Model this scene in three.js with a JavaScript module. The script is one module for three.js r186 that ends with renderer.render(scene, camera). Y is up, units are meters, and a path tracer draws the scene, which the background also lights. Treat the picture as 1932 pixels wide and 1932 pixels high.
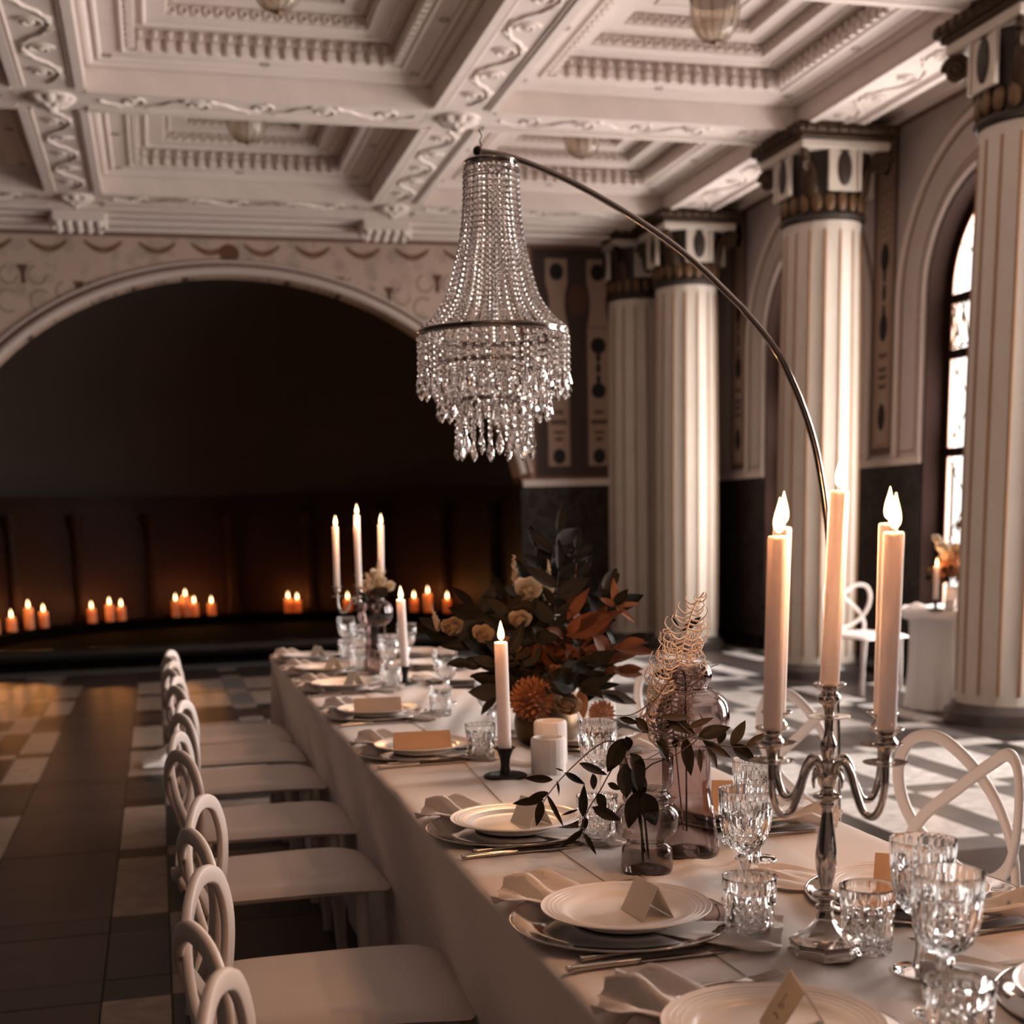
import * as THREE from 'three';
import { mergeGeometries, mergeVertices, toCreasedNormals } from 'three/addons/utils/BufferGeometryUtils.js';
import { RoundedBoxGeometry } from 'three/addons/geometries/RoundedBoxGeometry.js';
import { ImprovedNoise } from 'three/addons/math/ImprovedNoise.js';
import { RectAreaLightUniformsLib } from 'three/addons/lights/RectAreaLightUniformsLib.js';

// ------------------------------------------------------------------ camera, sky, daylight, exposure
const scene = new THREE.Scene();
const renderer = new THREE.WebGLRenderer({ antialias: true });
renderer.toneMapping = THREE.LinearToneMapping;
renderer.toneMappingExposure = 1.25;
renderer.shadowMap.enabled = true;
RectAreaLightUniformsLib.init();
const D2R = Math.PI / 180;
const camera = new THREE.PerspectiveCamera(2 * Math.atan(966 / 2508) / D2R, 1, 0.05, 80);
camera.setViewOffset(1932, 1932, 0, -483, 1932, 1932);      // upper part of a taller frame: the lens looks down a little
camera.position.set(0, 1.35, 0);
camera.rotation.set(-10.498 * D2R, -14.509 * D2R, -1.441 * D2R, 'YXZ');
camera.focus = 2.35;
camera.userData.fStop = 4.2;
camera.updateProjectionMatrix();
scene.background = new THREE.Color().setRGB(1.9, 1.8, 1.77);   // overcast daylight outside the windows
const DAY = [1.0, 0.925, 0.89];
const WINDOW_Z = [-11.67, -8.81, -5.95, -3.09], WINDOW_POWER = [17, 19, 20, 20];
function dayLight(name, w, h, pos, look, power) {
  const l = new THREE.RectAreaLight(new THREE.Color().setRGB(...DAY), power, w, h);
  l.name = name; l.position.set(...pos); l.lookAt(...look); scene.add(l); return l;
}
WINDOW_Z.forEach((z, i) => dayLight('window_daylight', 1.7, 3.1, [6.55, 2.15, z], [0, 2.15, z], WINDOW_POWER[i]));
const CANDLE = 0.17;                                            // candela of one candle flame
const FLAME_RGB = [1.0, 0.49, 0.23];

// ------------------------------------------------------------------ helpers
let seed = 7;
const rnd = () => { seed = (seed + 0x6d2b79f5) | 0; let t = Math.imul(seed ^ (seed >>> 15), 1 | seed); t = (t + Math.imul(t ^ (t >>> 7), 61 | t)) ^ t; return ((t ^ (t >>> 14)) >>> 0) / 4294967296; };
const rr = (a, b) => a + (b - a) * rnd();
const V = (x, y, z) => new THREE.Vector3(x, y, z);
const used = new Map();
function numbered(name) { const n = used.get(name) ?? 0; used.set(name, n + 1); return n ? `${name}_${String(n).padStart(3, '0')}` : name; }
function tag(o, label, category, group) { o.userData.label = label; o.userData.category = category; if (group) o.userData.group = group; return o; }
function thing(name, label, category, pos = [0, 0, 0], turn = 0, group) {
  const o = new THREE.Group(); o.name = numbered(name); o.position.set(...pos); o.rotation.y = turn; scene.add(o); return tag(o, label, category, group);
}
function obj(name, geo, mat, parent = scene) {
  const g = Array.isArray(geo) ? merge(geo) : geo;
  const m = new THREE.Mesh(g, mat); m.name = parent === scene ? numbered(name) : childName(parent, name); m.castShadow = m.receiveShadow = true; parent.add(m); return m;
}
function childName(parent, name) {
  const c = parent.userData._n ?? (Object.defineProperty(parent.userData, '_n', { value: {}, enumerable: false, configurable: true }), parent.userData._n);
  const n = c[name] ?? 0; c[name] = n + 1; return n ? `${name}_${String(n).padStart(3, '0')}` : name;
}
function struct(name, geo, mat, parent = scene) { const m = obj(name, geo, mat, parent); if (parent === scene) m.userData.kind = 'structure'; return m; }
function structGroup(name) { const g = new THREE.Group(); g.name = numbered(name); g.userData.kind = 'structure'; scene.add(g); return g; }
function copyOf(src, pos, turn, label, group) {
  const c = src.clone(); c.name = numbered(src.name.replace(/_\d{3}$/, '')); c.position.set(...pos); if (turn !== undefined) c.rotation.y = turn;
  scene.add(c); if (label) c.userData.label = label; if (group) c.userData.group = group; return c;
}
function clean(g) { for (const k of Object.keys(g.attributes)) if (!['position', 'normal', 'uv'].includes(k)) g.deleteAttribute(k); return g; }
function merge(list) {
  const flat = list.map((g) => { let q = g.index ? g.toNonIndexed() : g; clean(q); if (!q.attributes.uv) q.setAttribute('uv', new THREE.BufferAttribute(new Float32Array(q.attributes.position.count * 2), 2)); return q; });
  return mergeGeometries(flat);
}
function boxUV(g, s = 1) {                                        // uv in metres by the dominant side
  const q = g.index ? g.toNonIndexed() : g; const p = q.attributes.position, n = q.attributes.normal, uv = new Float32Array(p.count * 2);
  for (let i = 0; i < p.count; i++) {
    const ax = Math.abs(n.getX(i)), ay = Math.abs(n.getY(i)), az = Math.abs(n.getZ(i));
    const [a, b] = ax > ay && ax > az ? [p.getZ(i), p.getY(i)] : ay > az ? [p.getX(i), p.getZ(i)] : [p.getX(i), p.getY(i)];
    uv[i * 2] = a * s; uv[i * 2 + 1] = b * s;
  }
  q.setAttribute('uv', new THREE.BufferAttribute(uv, 2)); return q;
}
const box = (x0, x1, y0, y1, z0, z1) => boxUV(new THREE.BoxGeometry(x1 - x0, y1 - y0, z1 - z0).translate((x0 + x1) / 2, (y0 + y1) / 2, (z0 + z1) / 2));
const rbox = (w, h, d, r, s = 2) => new RoundedBoxGeometry(w, h, d, s, r);
const cyl = (r0, r1, h, n = 24, open = false) => new THREE.CylinderGeometry(r1, r0, h, n, 1, open).translate(0, h / 2, 0);
function lathe(pts, n = 32) { return new THREE.LatheGeometry(pts.map(([r, y]) => new THREE.Vector2(Math.max(r, 1e-4), y)), n); }
function smooth(pts, n = 40) { const c = new THREE.CatmullRomCurve3(pts.map(([a, b]) => V(a, b, 0)), false, 'centripetal'); return c.getPoints(n).map((p) => [Math.max(p.x, 1e-4), p.y]); }
function curve(pts, closed = false) { return new THREE.CatmullRomCurve3(pts.map((p) => (p.isVector3 ? p : V(...p))), closed, 'centripetal'); }
function tube(pts, r, n = 40, k = 8, closed = false) { return new THREE.TubeGeometry(curve(pts, closed), n, r, k, closed); }
function taper(pts, r0, r1, n = 20, k = 6) {
  const c = curve(pts), g = new THREE.TubeGeometry(c, n, 1, k), p = g.attributes.position;
  for (let i = 0; i <= n; i++) { const q = c.getPointAt(i / n), r = r0 + (r1 - r0) * i / n; for (let j = 0; j <= k; j++) { const a = i * (k + 1) + j; p.setXYZ(a, q.x + (p.getX(a) - q.x) * r, q.y + (p.getY(a) - q.y) * r, q.z + (p.getZ(a) - q.z) * r); } }
  return g;
}
// a band of elliptic section swept along a curve; side(t, point) gives the direction of the half-width a, b is the other half
function band(pts, a, b, side, n = 60, k = 10, closed = false) {
  const c = curve(pts, closed), pos = [], idx = [], uv = [];
  for (let i = 0; i <= n; i++) {
    const t = i / n, p = c.getPointAt(t), d = c.getTangentAt(t), s = side(t, p), u = s.clone().addScaledVector(d, -s.dot(d)).normalize(), w = d.clone().cross(u);
    const aa = typeof a === 'function' ? a(t) : a, bb = typeof b === 'function' ? b(t) : b;
    for (let j = 0; j < k; j++) { const q = j / k * Math.PI * 2, cs = Math.cos(q), sn = Math.sin(q), e = 0.6; const x = Math.sign(cs) * Math.abs(cs) ** e * aa, y = Math.sign(sn) * Math.abs(sn) ** e * bb; pos.push(p.x + u.x * x + w.x * y, p.y + u.y * x + w.y * y, p.z + u.z * x + w.z * y); uv.push(t, j / k); }
  }
  for (let i = 0; i < n; i++) for (let j = 0; j < k; j++) { const A = i * k + j, B = i * k + (j + 1) % k, C = A + k, D = B + k; idx.push(A, B, C, B, D, C); }
  if (!closed) for (const [o, f] of [[0, 0], [n * k, 1]]) for (let j = 1; j < k - 1; j++) idx.push(...(f ? [o, o + j, o + j + 1] : [o, o + j + 1, o + j]));
  const g = new THREE.BufferGeometry(); g.setAttribute('position', new THREE.Float32BufferAttribute(pos, 3)); g.setAttribute('uv', new THREE.Float32BufferAttribute(uv, 2)); g.setIndex(idx); g.computeVertexNormals(); return g;
}
function grid(nu, nv, f) {                                         // parametric sheet, f(u, v) -> [x, y, z]
  const pos = [], uv = [], idx = [];
  for (let i = 0; i <= nu; i++) for (let j = 0; j <= nv; j++) { const p = f(i / nu, j / nv); pos.push(p[0], p[1], p[2]); uv.push(i / nu, j / nv); }
  for (let i = 0; i < nu; i++) for (let j = 0; j < nv; j++) { const a = i * (nv + 1) + j, b = a + 1, c = a + nv + 1, d = c + 1; idx.push(a, b, c, b, d, c); }
  const g = new THREE.BufferGeometry(); g.setAttribute('position', new THREE.Float32BufferAttribute(pos, 3)); g.setAttribute('uv', new THREE.Float32BufferAttribute(uv, 2)); g.setIndex(idx); g.computeVertexNormals(); return g;
}
function slab(nu, nv, f, th) {                                     // the sheet with a thickness downwards (or along dir)
  const a = grid(nu, nv, f), b = grid(nu, nv, (u, v) => { const p = f(u, v); return [p[0], p[1] - th, p[2]]; });
  b.index.array.reverse(); b.computeVertexNormals();
  const edge = (g) => grid(Math.max(nu, nv), 1, g);
  const lo = (p) => [p[0], p[1] - th, p[2]];
  return merge([a, b, edge((t, s) => (s ? lo(f(t, 0)) : f(t, 0))), edge((t, s) => (s ? f(t, 1) : lo(f(t, 1)))), edge((t, s) => (s ? f(0, t) : lo(f(0, t)))), edge((t, s) => (s ? lo(f(1, t)) : f(1, t)))]);
}
function extrude(shape, depth, bevel = 0, seg = 24) { return new THREE.ExtrudeGeometry(shape, { depth, bevelEnabled: bevel > 0, bevelSize: bevel, bevelThickness: bevel, bevelSegments: 2, curveSegments: seg }); }
const at = (g, x, y, z) => g.translate(x, y, z);
const noise = new ImprovedNoise();
function fbm(x, y, z = 0, o = 4) { let s = 0, a = 1, n = 0; for (let i = 0; i < o; i++) { s += a * noise.noise(x, y, z + i * 17.3); n += a; a *= 0.5; x *= 2.03; y *= 2.03; } return s / n; }

// ------------------------------------------------------------------ textures and materials
function dataTex(size, f, srgb, repeat = 1) {
  const d = new Uint8Array(size * size * 4);
  for (let y = 0; y < size; y++) for (let x = 0; x < size; x++) { const c = f(x / size, y / size); const o = (y * size + x) * 4; for (let k = 0; k < 3; k++) d[o + k] = Math.max(0, Math.min(255, (Array.isArray(c) ? c[k] : c) * 255)); d[o + 3] = 255; }
  const t = new THREE.DataTexture(d, size, size); t.wrapS = t.wrapT = THREE.RepeatWrapping; t.magFilter = THREE.LinearFilter; t.repeat.set(repeat, repeat); if (srgb) t.colorSpace = THREE.SRGBColorSpace; t.needsUpdate = true; return t;
}
// tileable fbm: blend across the seam
function tfbm(u, v, f, z, o = 4) { const a = (p, q) => fbm(p * f, q * f, z, o); const wu = u, wv = v; return a(u, v) * (1 - wu) * (1 - wv) + a(u - 1, v) * wu * (1 - wv) + a(u, v - 1) * (1 - wu) * wv + a(u - 1, v - 1) * wu * wv; }
function canvasTex(w, h, draw) { const c = document.createElement('canvas'); c.width = w; c.height = h; draw(c.getContext('2d'), w, h); const t = new THREE.CanvasTexture(c); t.colorSpace = THREE.SRGBColorSpace; t.magFilter = THREE.LinearFilter; return t; }
const plasterTex = dataTex(256, (u, v) => { const n = tfbm(u, v, 5, 1, 5); const k = 0.93 + 0.12 * n; return [k, k * 0.995, k * 0.985]; }, false);
const grainBump = dataTex(256, (u, v) => 0.5 + 0.5 * tfbm(u, v, 34, 3, 3), false);
const weaveBump = dataTex(128, (u, v) => 0.5 + 0.25 * Math.sin(u * Math.PI * 2 * 32) + 0.25 * Math.sin(v * Math.PI * 2 * 32), false, 8);
const mottle = dataTex(256, (u, v) => { const n = tfbm(u, v, 7, 5, 5); return [0.82 + 0.45 * n, 0.82 + 0.42 * n, 0.82 + 0.4 * n]; }, false);
function marble(base, vein, z, amt = 1) { return dataTex(256, (u, v) => { const w = tfbm(u, v, 4, z, 5); const l = Math.pow(1 - Math.min(1, Math.abs(w * 5 + 0.6 * tfbm(u, v, 9, z + 4, 3))), 3) * amt; const c = 0.9 + 0.5 * tfbm(u, v, 11, z + 9, 3); return base.map((b, k) => (b * (1 - l) + vein[k] * l) * c); }, false, 1.3); }
const std = (o) => new THREE.MeshStandardMaterial(o), phys = (o) => new THREE.MeshPhysicalMaterial(o);
const rgb = (r, g, b) => new THREE.Color().setRGB(r, g, b);
const W1 = rgb(1, 1, 1);
const mat = {
  stucco: std({ color: rgb(0.72, 0.62, 0.568), roughness: 0.75, map: plasterTex, bumpMap: grainBump, bumpScale: 0.0015 }),
  stuccoBright: std({ color: rgb(0.80, 0.72, 0.67), roughness: 0.6, map: plasterTex }),
  wall: std({ color: rgb(0.42, 0.345, 0.32), roughness: 0.85, map: plasterTex, bumpMap: grainBump, bumpScale: 0.001 }),
  moulding: std({ color: rgb(0.52, 0.43, 0.385), roughness: 0.65, map: plasterTex }),
  groove: std({ color: rgb(0.16, 0.085, 0.06), roughness: 0.8 }),
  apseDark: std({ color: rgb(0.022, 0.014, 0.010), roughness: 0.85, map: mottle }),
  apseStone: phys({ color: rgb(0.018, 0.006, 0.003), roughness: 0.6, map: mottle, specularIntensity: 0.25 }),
  blackStone: phys({ color: rgb(0.010, 0.008, 0.007), roughness: 0.13, specularIntensity: 1 }),
  dado: phys({ color: W1, map: marble([0.016, 0.011, 0.009], [0.06, 0.048, 0.04], 21, 0.5), roughness: 0.5, specularIntensity: 0.3 }),
  wood: phys({ color: rgb(0.014, 0.006, 0.004), roughness: 0.85, specularIntensity: 0.15 }),
  woodEdge: std({ color: rgb(0.42, 0.23, 0.16), roughness: 0.5 }),
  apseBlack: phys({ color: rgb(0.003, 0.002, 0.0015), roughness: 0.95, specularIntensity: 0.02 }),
  nosing: phys({ color: rgb(0.01, 0.008, 0.007), roughness: 0.27, specularIntensity: 1 }),
  lead: std({ color: rgb(0.16, 0.12, 0.08), roughness: 0.5, metalness: 0.3 }),
  leafGlass: phys({ color: rgb(0.24, 0.22, 0.12), roughness: 0.5, transmission: 0.35 }),
  pane: phys({ color: rgb(0.98, 0.97, 0.96), roughness: 0.05, transmission: 1, thickness: 0 }),
  tileLight: [31, 37, 43].map((z, i) => phys({ color: W1, map: marble([0.76 - 0.05 * i, 0.715 - 0.05 * i, 0.69 - 0.055 * i], [0.42, 0.39, 0.37], z, 0.6), roughness: 0.32, specularIntensity: 0.6 })),
  tileLightShaded: [51, 57, 63].map((z, i) => phys({ color: W1, map: marble([0.31 - 0.03 * i, 0.245 - 0.025 * i, 0.20 - 0.02 * i], [0.20, 0.15, 0.12], z, 0.7), roughness: 0.32, specularIntensity: 0.5 })),  // light marble with the dimness of the left side put into its colour
  tileBlack: phys({ color: rgb(0.018, 0.015, 0.014), map: mottle, roughness: 0.32, specularIntensity: 0.6 }),
  tileBrown: [rgb(0.058, 0.040, 0.035), rgb(0.047, 0.034, 0.030)].map((c) => phys({ color: c, map: mottle, roughness: 0.36, specularIntensity: 0.5 })),
  tileGrey: phys({ color: rgb(0.16, 0.145, 0.138), map: mottle, roughness: 0.32, specularIntensity: 0.7 }),
  joint: std({ color: rgb(0.05, 0.04, 0.036), roughness: 0.8 }),
  shaft: std({ color: rgb(0.61, 0.535, 0.46), roughness: 0.5, map: plasterTex }),
  fillet: std({ color: rgb(0.32, 0.165, 0.075), roughness: 0.5, metalness: 0.2 }),
  gilt: std({ color: rgb(0.06, 0.031, 0.013), roughness: 0.5, metalness: 0.35, map: mottle }),
  giltBright: std({ color: rgb(0.15, 0.078, 0.034), roughness: 0.5, metalness: 0.3, map: mottle }),
  capDark: std({ color: rgb(0.028, 0.016, 0.010), roughness: 0.6 }),
  plinth: phys({ color: rgb(0.09, 0.07, 0.06), map: mottle, roughness: 0.3 }),
  cloth: phys({ color: rgb(0.73, 0.635, 0.58), roughness: 0.9, sheen: 0.25, sheenRoughness: 0.6, sheenColor: rgb(1, 0.95, 0.9), bumpMap: weaveBump, bumpScale: 0.0003 }),
  chiffon: phys({ color: rgb(0.78, 0.71, 0.67), roughness: 0.85, transmission: 0.35, thickness: 0 }),
  napkin: phys({ color: rgb(0.80, 0.725, 0.68), roughness: 0.85, transmission: 0.3, thickness: 0 }),
  chair: phys({ color: rgb(0.68, 0.60, 0.557), roughness: 0.42, specularIntensity: 0.8 }),
  china: phys({ color: rgb(0.80, 0.73, 0.69), roughness: 0.35, clearcoat: 0.3, clearcoatRoughness: 0.2 }),
  chargerGlass: phys({ color: rgb(0.80, 0.78, 0.76), roughness: 0.06, transmission: 1, thickness: 0.004, ior: 1.5, attenuationColor: rgb(0.42, 0.38, 0.36), attenuationDistance: 0.012 }),
  silver: std({ color: rgb(0.62, 0.56, 0.52), metalness: 1, roughness: 0.12 }),
  steel: std({ color: rgb(0.55, 0.50, 0.46), metalness: 1, roughness: 0.16 }),
  crystal: phys({ color: rgb(0.93, 0.87, 0.84), roughness: 0.06, transmission: 1, thickness: 0.01, ior: 1.54 }),
  cutGlass: phys({ color: rgb(1, 0.995, 0.99), roughness: 0.0, transmission: 1, thickness: 0.004, ior: 1.5 }),
  smoke: phys({ color: rgb(1, 1, 1), roughness: 0.0, transmission: 1, thickness: 0.003, ior: 1.48, attenuationColor: rgb(0.48, 0.41, 0.39), attenuationDistance: 0.0044 }),
  smokePink: phys({ color: rgb(1, 1, 1), roughness: 0.0, transmission: 1, thickness: 0.003, ior: 1.48, attenuationColor: rgb(0.60, 0.50, 0.48), attenuationDistance: 0.0036 }),
  lampGlass: phys({ color: rgb(0.85, 0.76, 0.66), roughness: 0.15, transmission: 0.75, thickness: 0 }),
  bronze: std({ color: rgb(0.14, 0.085, 0.045), metalness: 0.8, roughness: 0.4 }),
  chrome: std({ color: rgb(0.42, 0.37, 0.34), metalness: 1, roughness: 0.1 }),
  blackIron: std({ color: rgb(0.008, 0.007, 0.007), roughness: 0.5, metalness: 0.2 }),
  wax: phys({ color: rgb(0.88, 0.79, 0.75), roughness: 0.6, transmission: 0.32, thickness: 0 }),
  waxPillarLit: phys({ color: rgb(0.80, 0.50, 0.28), roughness: 0.6, transmission: 0.5, thickness: 0 }),  // pale pillar wax with the orange candle glow mixed into its colour
  wick: std({ color: rgb(0.02, 0.015, 0.012), roughness: 0.9 }),
  flame: std({ color: rgb(0, 0, 0), emissive: rgb(1.0, 0.62, 0.30), emissiveIntensity: 7, roughness: 1 }),
  stoneCup: std({ color: rgb(0.72, 0.66, 0.63), roughness: 0.85, bumpMap: grainBump, bumpScale: 0.001 }),
  cardPaper: std({ color: rgb(0.74, 0.66, 0.56), roughness: 0.9 }),
  kraft: std({ color: rgb(0.62, 0.40, 0.26), roughness: 0.9 }),
  leafDark: phys({ color: rgb(0.013, 0.010, 0.006), roughness: 0.6, specularIntensity: 0.35, transmission: 0.08, thickness: 0 }),
  leafGrey: phys({ color: rgb(0.034, 0.029, 0.024), roughness: 0.7, specularIntensity: 0.4, transmission: 0.12, thickness: 0 }),
  leafOlive: phys({ color: rgb(0.045, 0.030, 0.016), roughness: 0.6, specularIntensity: 0.4, transmission: 0.15, thickness: 0 }),
  leafRust: phys({ color: rgb(0.17, 0.058, 0.024), specularIntensity: 0.4, roughness: 0.6, transmission: 0.25, thickness: 0 }),
  leafOrange: phys({ color: rgb(0.36, 0.14, 0.05), roughness: 0.6, transmission: 0.25, thickness: 0 }),
  stem: std({ color: rgb(0.06, 0.032, 0.02), roughness: 0.7 }),
  petalWhite: phys({ color: rgb(0.74, 0.65, 0.52), roughness: 0.7, transmission: 0.3, thickness: 0 }),
  petalCream: phys({ color: rgb(0.47, 0.33, 0.20), roughness: 0.7, transmission: 0.3, thickness: 0 }),
  petalOrange: phys({ color: rgb(0.29, 0.105, 0.036), roughness: 0.7, transmission: 0.25, thickness: 0 }),
  petalPeach: phys({ color: rgb(0.40, 0.19, 0.10), roughness: 0.7, transmission: 0.25, thickness: 0 }),
  fern: phys({ color: rgb(0.80, 0.67, 0.60), roughness: 0.8, transmission: 0.2, thickness: 0 }),
  pampas: phys({ color: rgb(0.60, 0.47, 0.36), roughness: 0.9, transmission: 0.2, thickness: 0 }),
  whiteCloth: phys({ color: rgb(0.80, 0.77, 0.76), roughness: 0.9 }),
};

// ------------------------------------------------------------------ floor: marble pieces over a slab
const BAY = 2.85, BX = [-6.19, -3.34, -0.49, 2.36, 5.21], BZ = [-13.1, -10.24, -7.38, -4.52, -1.66, 1.2];
const XW = 5.9, XL = -6.3, ZB = -13.95, ZF = 3.4, YW = 4.36, DADO = 1.73;
{
  const floor = structGroup('floor');
  struct('floor_slab', box(XL - 0.3, XW + 0.6, -0.2, -0.012, -17.9, ZF + 0.4), mat.joint, floor);
  const xs = [[0.48, 'n'], [0.2, 'a'], [0.17, 'b'], [0.36, 'f'], [0.18, 'h'], [0.36, 'f'], [0.18, 'h'], [0.36, 'f'], [0.18, 'h'], [0.17, 'b'], [0.2, 'a']];   // one bay across, from x = -0.73
  const zs = [[0.91, 'l'], [0.17, 'k'], [0.88, 'l'], [0.19, 'k'], [0.51, 'n'], [0.19, 'k']];                           // one bay along, from z = -6.74
  const tiles = [];
  for (let bx = -2; bx <= 2; bx++) { let x = -0.73 + bx * 2.84; for (const [w, c] of xs) {
    for (let bz = -3; bz <= 3; bz++) { let z = -6.74 + bz * 2.85; zs.forEach(([d, r], row) => {
      if (x + w > XL && x < XW + 0.15 && z > ZB - 0.2 && z + d < ZF + 0.5) {
        let m;
        if (c === 'n') m = mat.tileBrown[row % 2]; else if (r === 'n') m = c === 'b' ? mat.tileGrey : mat.tileBrown[1];
        else if (c === 'a') m = r === 'l' ? mat.tileLight[(row + bx + 6) % 3] : mat.tileBlack;
        else if (c === 'b') m = r === 'l' ? mat.tileBlack : mat.tileLight[2];
        else if (r === 'k') m = c === 'f' ? (x > 1 ? mat.tileGrey : mat.tileBlack) : mat.tileLight[1];
        else if (c === 'h') m = mat.tileGrey;
        else m = mat.tileLight[(row + bz + 9) % 3];
        const k = mat.tileLight.indexOf(m); if (k >= 0 && x < 1.0) m = mat.tileLightShaded[k];  // light tiles on the left take the copy with shade in its colour
        const cx = x + w / 2, cz = z + d / 2, dist = Math.hypot(cx, 1.35, cz), a = Math.atan2(cx, -cz) / D2R;
        const seen = cz < -1.2 && a > -12 && a < 42 && !(cx > 0.5 && cx < 1.3 && cz > -6.4);
        tiles.push({ x, z, w, d, m, score: seen ? w * d * 1.35 / dist ** 3 : 0 });
      }
      z += d; }); }
    x += w; } }
  tiles.sort((p, q) => q.score - p.score);
  const shared = new Map(), rest = new Map();
  const geo = (w, d) => { const k = w.toFixed(3) + d.toFixed(3); if (!shared.has(k)) shared.set(k, boxUV(rbox(w - 0.004, 0.014, d - 0.004, 0.0015, 1))); return shared.get(k); };
  tiles.forEach((t, i) => {
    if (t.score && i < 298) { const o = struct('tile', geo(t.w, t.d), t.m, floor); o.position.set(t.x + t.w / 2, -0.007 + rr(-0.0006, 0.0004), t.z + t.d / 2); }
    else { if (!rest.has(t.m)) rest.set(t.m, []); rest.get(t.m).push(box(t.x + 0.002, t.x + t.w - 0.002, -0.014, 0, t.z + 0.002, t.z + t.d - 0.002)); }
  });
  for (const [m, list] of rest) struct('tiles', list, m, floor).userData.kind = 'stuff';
}

// ------------------------------------------------------------------ ceiling: beams, coffers with dentils, ornaments, bosses
const YB = 4.28, YTOP = 4.74, HB = 0.24;
{
  const ceiling = structGroup('ceiling');
  struct('ceiling_slab', box(XL - 0.3, XW + 0.4, 4.95, 5.15, ZB - 0.3, ZF + 0.4), mat.stucco, ceiling);
  const LEN = BAY - 2 * HB;
  // running scroll: a vine with spirals and leaves, as long as one bay, along +z, hanging 15 mm below the beam
  const scroll = (() => {
    const parts = [], N = 5, L = LEN - 0.16, A = 0.10, pts = [];
    for (let i = 0; i <= 100; i++) { const t = i / 100, w = t * N * Math.PI, q = Math.sin(w); pts.push([A * Math.sign(q) * Math.pow(Math.abs(q), 0.55), 0, (t - 0.5) * L + 0.05 * Math.sin(2 * w)]); }
    parts.push(tube(pts, 0.0125, 180, 5));
    for (let k = 0; k < N; k++) {
      const z = ((k + 0.5) / N - 0.5) * L, s = k % 2 ? 1 : -1, sp = [];
      for (let i = 0; i <= 16; i++) { const a = i / 16 * Math.PI * 3, r = 0.088 * (1 - i / 20); sp.push([s * 0.012 + s * r * Math.cos(a + 0.3), 0, z + r * Math.sin(a + 0.3)]); }
      parts.push(tube(sp, 0.010, 30, 5));
      parts.push(new THREE.SphereGeometry(0.026, 8, 6).scale(1, 0.6, 1).translate(s * 0.012, 0, z));
      for (const q of [-1, 1]) { const lf = new THREE.SphereGeometry(0.05, 8, 5).scale(0.34, 0.3, 1).rotateY(q * 0.8 * s); parts.push(lf.translate(-s * 0.085, 0, z + q * 0.10)); }
    }
    return merge(parts);
  })();
  const fillets = (len) => [-1, 1].flatMap((s) => [box(-0.03, 0.03, -0.022, 0.002, -len / 2, len / 2).translate(s * 0.205, 0, 0), tube([[s * 0.155, -0.004, -len / 2], [s * 0.155, -0.004, len / 2]], 0.011, 1, 6)]);
  const filletGeo = merge(fillets(LEN));
  const boss = (() => {
    const p = [new THREE.SphereGeometry(0.05, 12, 8).translate(0, -0.05, 0), cyl(0.16, 0.17, 0.02, 20).translate(0, -0.015, 0)];
    for (const [n, r, s, y] of [[8, 0.10, 0.075, -0.02], [6, 0.062, 0.055, -0.045]]) for (let i = 0; i < n; i++) { const a = i / n * Math.PI * 2; p.push(new THREE.SphereGeometry(s, 10, 6).scale(0.95, 0.42, 0.55).rotateZ(0.35).rotateY(-a).translate(Math.cos(a) * r, y, Math.sin(a) * r)); }
    return merge(p);
  })();
  const put = (name, g, x, y, z, turn = 0, m = mat.stucco, parent = ceiling) => { const o = struct(name, g, m, parent); o.position.set(x, y, z); o.rotation.y = turn; return o; };
  BX.forEach((x) => { put('beam', box(-HB, HB, 0, 0.68, ZB - 0.05, ZF), x, YB, 0); });
  for (const z of BZ) for (let i = 0; i < 4; i++) put('cross_beam', box(-LEN / 2, LEN / 2, 0, 0.68, -HB, HB), (BX[i] + BX[i + 1]) / 2, YB + 0.002, z);
  BX.forEach((x, i) => BZ.forEach((z, j) => {
    if (i && i < 4) put('boss', boss, x, YB - 0.003, z);
    if (j < 5 && i < 5 && j < 4) { put('beam_fillet', filletGeo, x, YB, (z + BZ[j + 1]) / 2); put('scroll_ornament', scroll, x, YB - 0.004, (z + BZ[j + 1]) / 2); }
    if (i < 4 && j < 4) { put('beam_fillet', filletGeo, (x + BX[i + 1]) / 2, YB + 0.002, z, Math.PI / 2); put('scroll_ornament', scroll, (x + BX[i + 1]) / 2, YB - 0.002, z, Math.PI / 2); }
  }));
  // coffer rings: half width out, half width in, underside height
  const R0 = LEN / 2, rings = [[R0, 0.90, 4.445], [0.90, 0.655, 4.575], [0.655, 0.475, 4.66]];
  const ring = (o, i, y, top) => { const f = (s) => { const h = s; const q = new THREE.Path(); q.moveTo(-h, -h); q.lineTo(h, -h); q.lineTo(h, h); q.lineTo(-h, h); q.closePath(); return q; }; const sh = new THREE.Shape(f(o + 0.01).getPoints()); sh.holes.push(f(i)); return boxUV(extrude(sh, top - y).rotateX(Math.PI / 2).translate(0, top, 0)); };
  const strip = (h, y, r) => [0, 1, 2, 3].map((k) => tube([[-h, y, -h], [h, y, -h]], r, 1, 6).rotateY(k * Math.PI / 2));
  const frameGeo = merge([...rings.map(([o, i, y]) => ring(o, i, y, 4.96)), box(-0.5, 0.5, YTOP, 4.96, -0.5, 0.5),
    ...strip(R0 - 0.03, 4.45, 0.045), ...strip(R0 - 0.10, 4.447, 0.022), ...strip(0.93, 4.445, 0.016), ...strip(0.79, 4.575, 0.018), ...strip(0.60, 4.66, 0.014), ...strip(0.30, YTOP, 0.012)]);
  const dent = boxUV(rbox(0.052, 0.062, 0.05, 0.006, 1)), NC = 18;
  const egg = [], bead = [];
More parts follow.
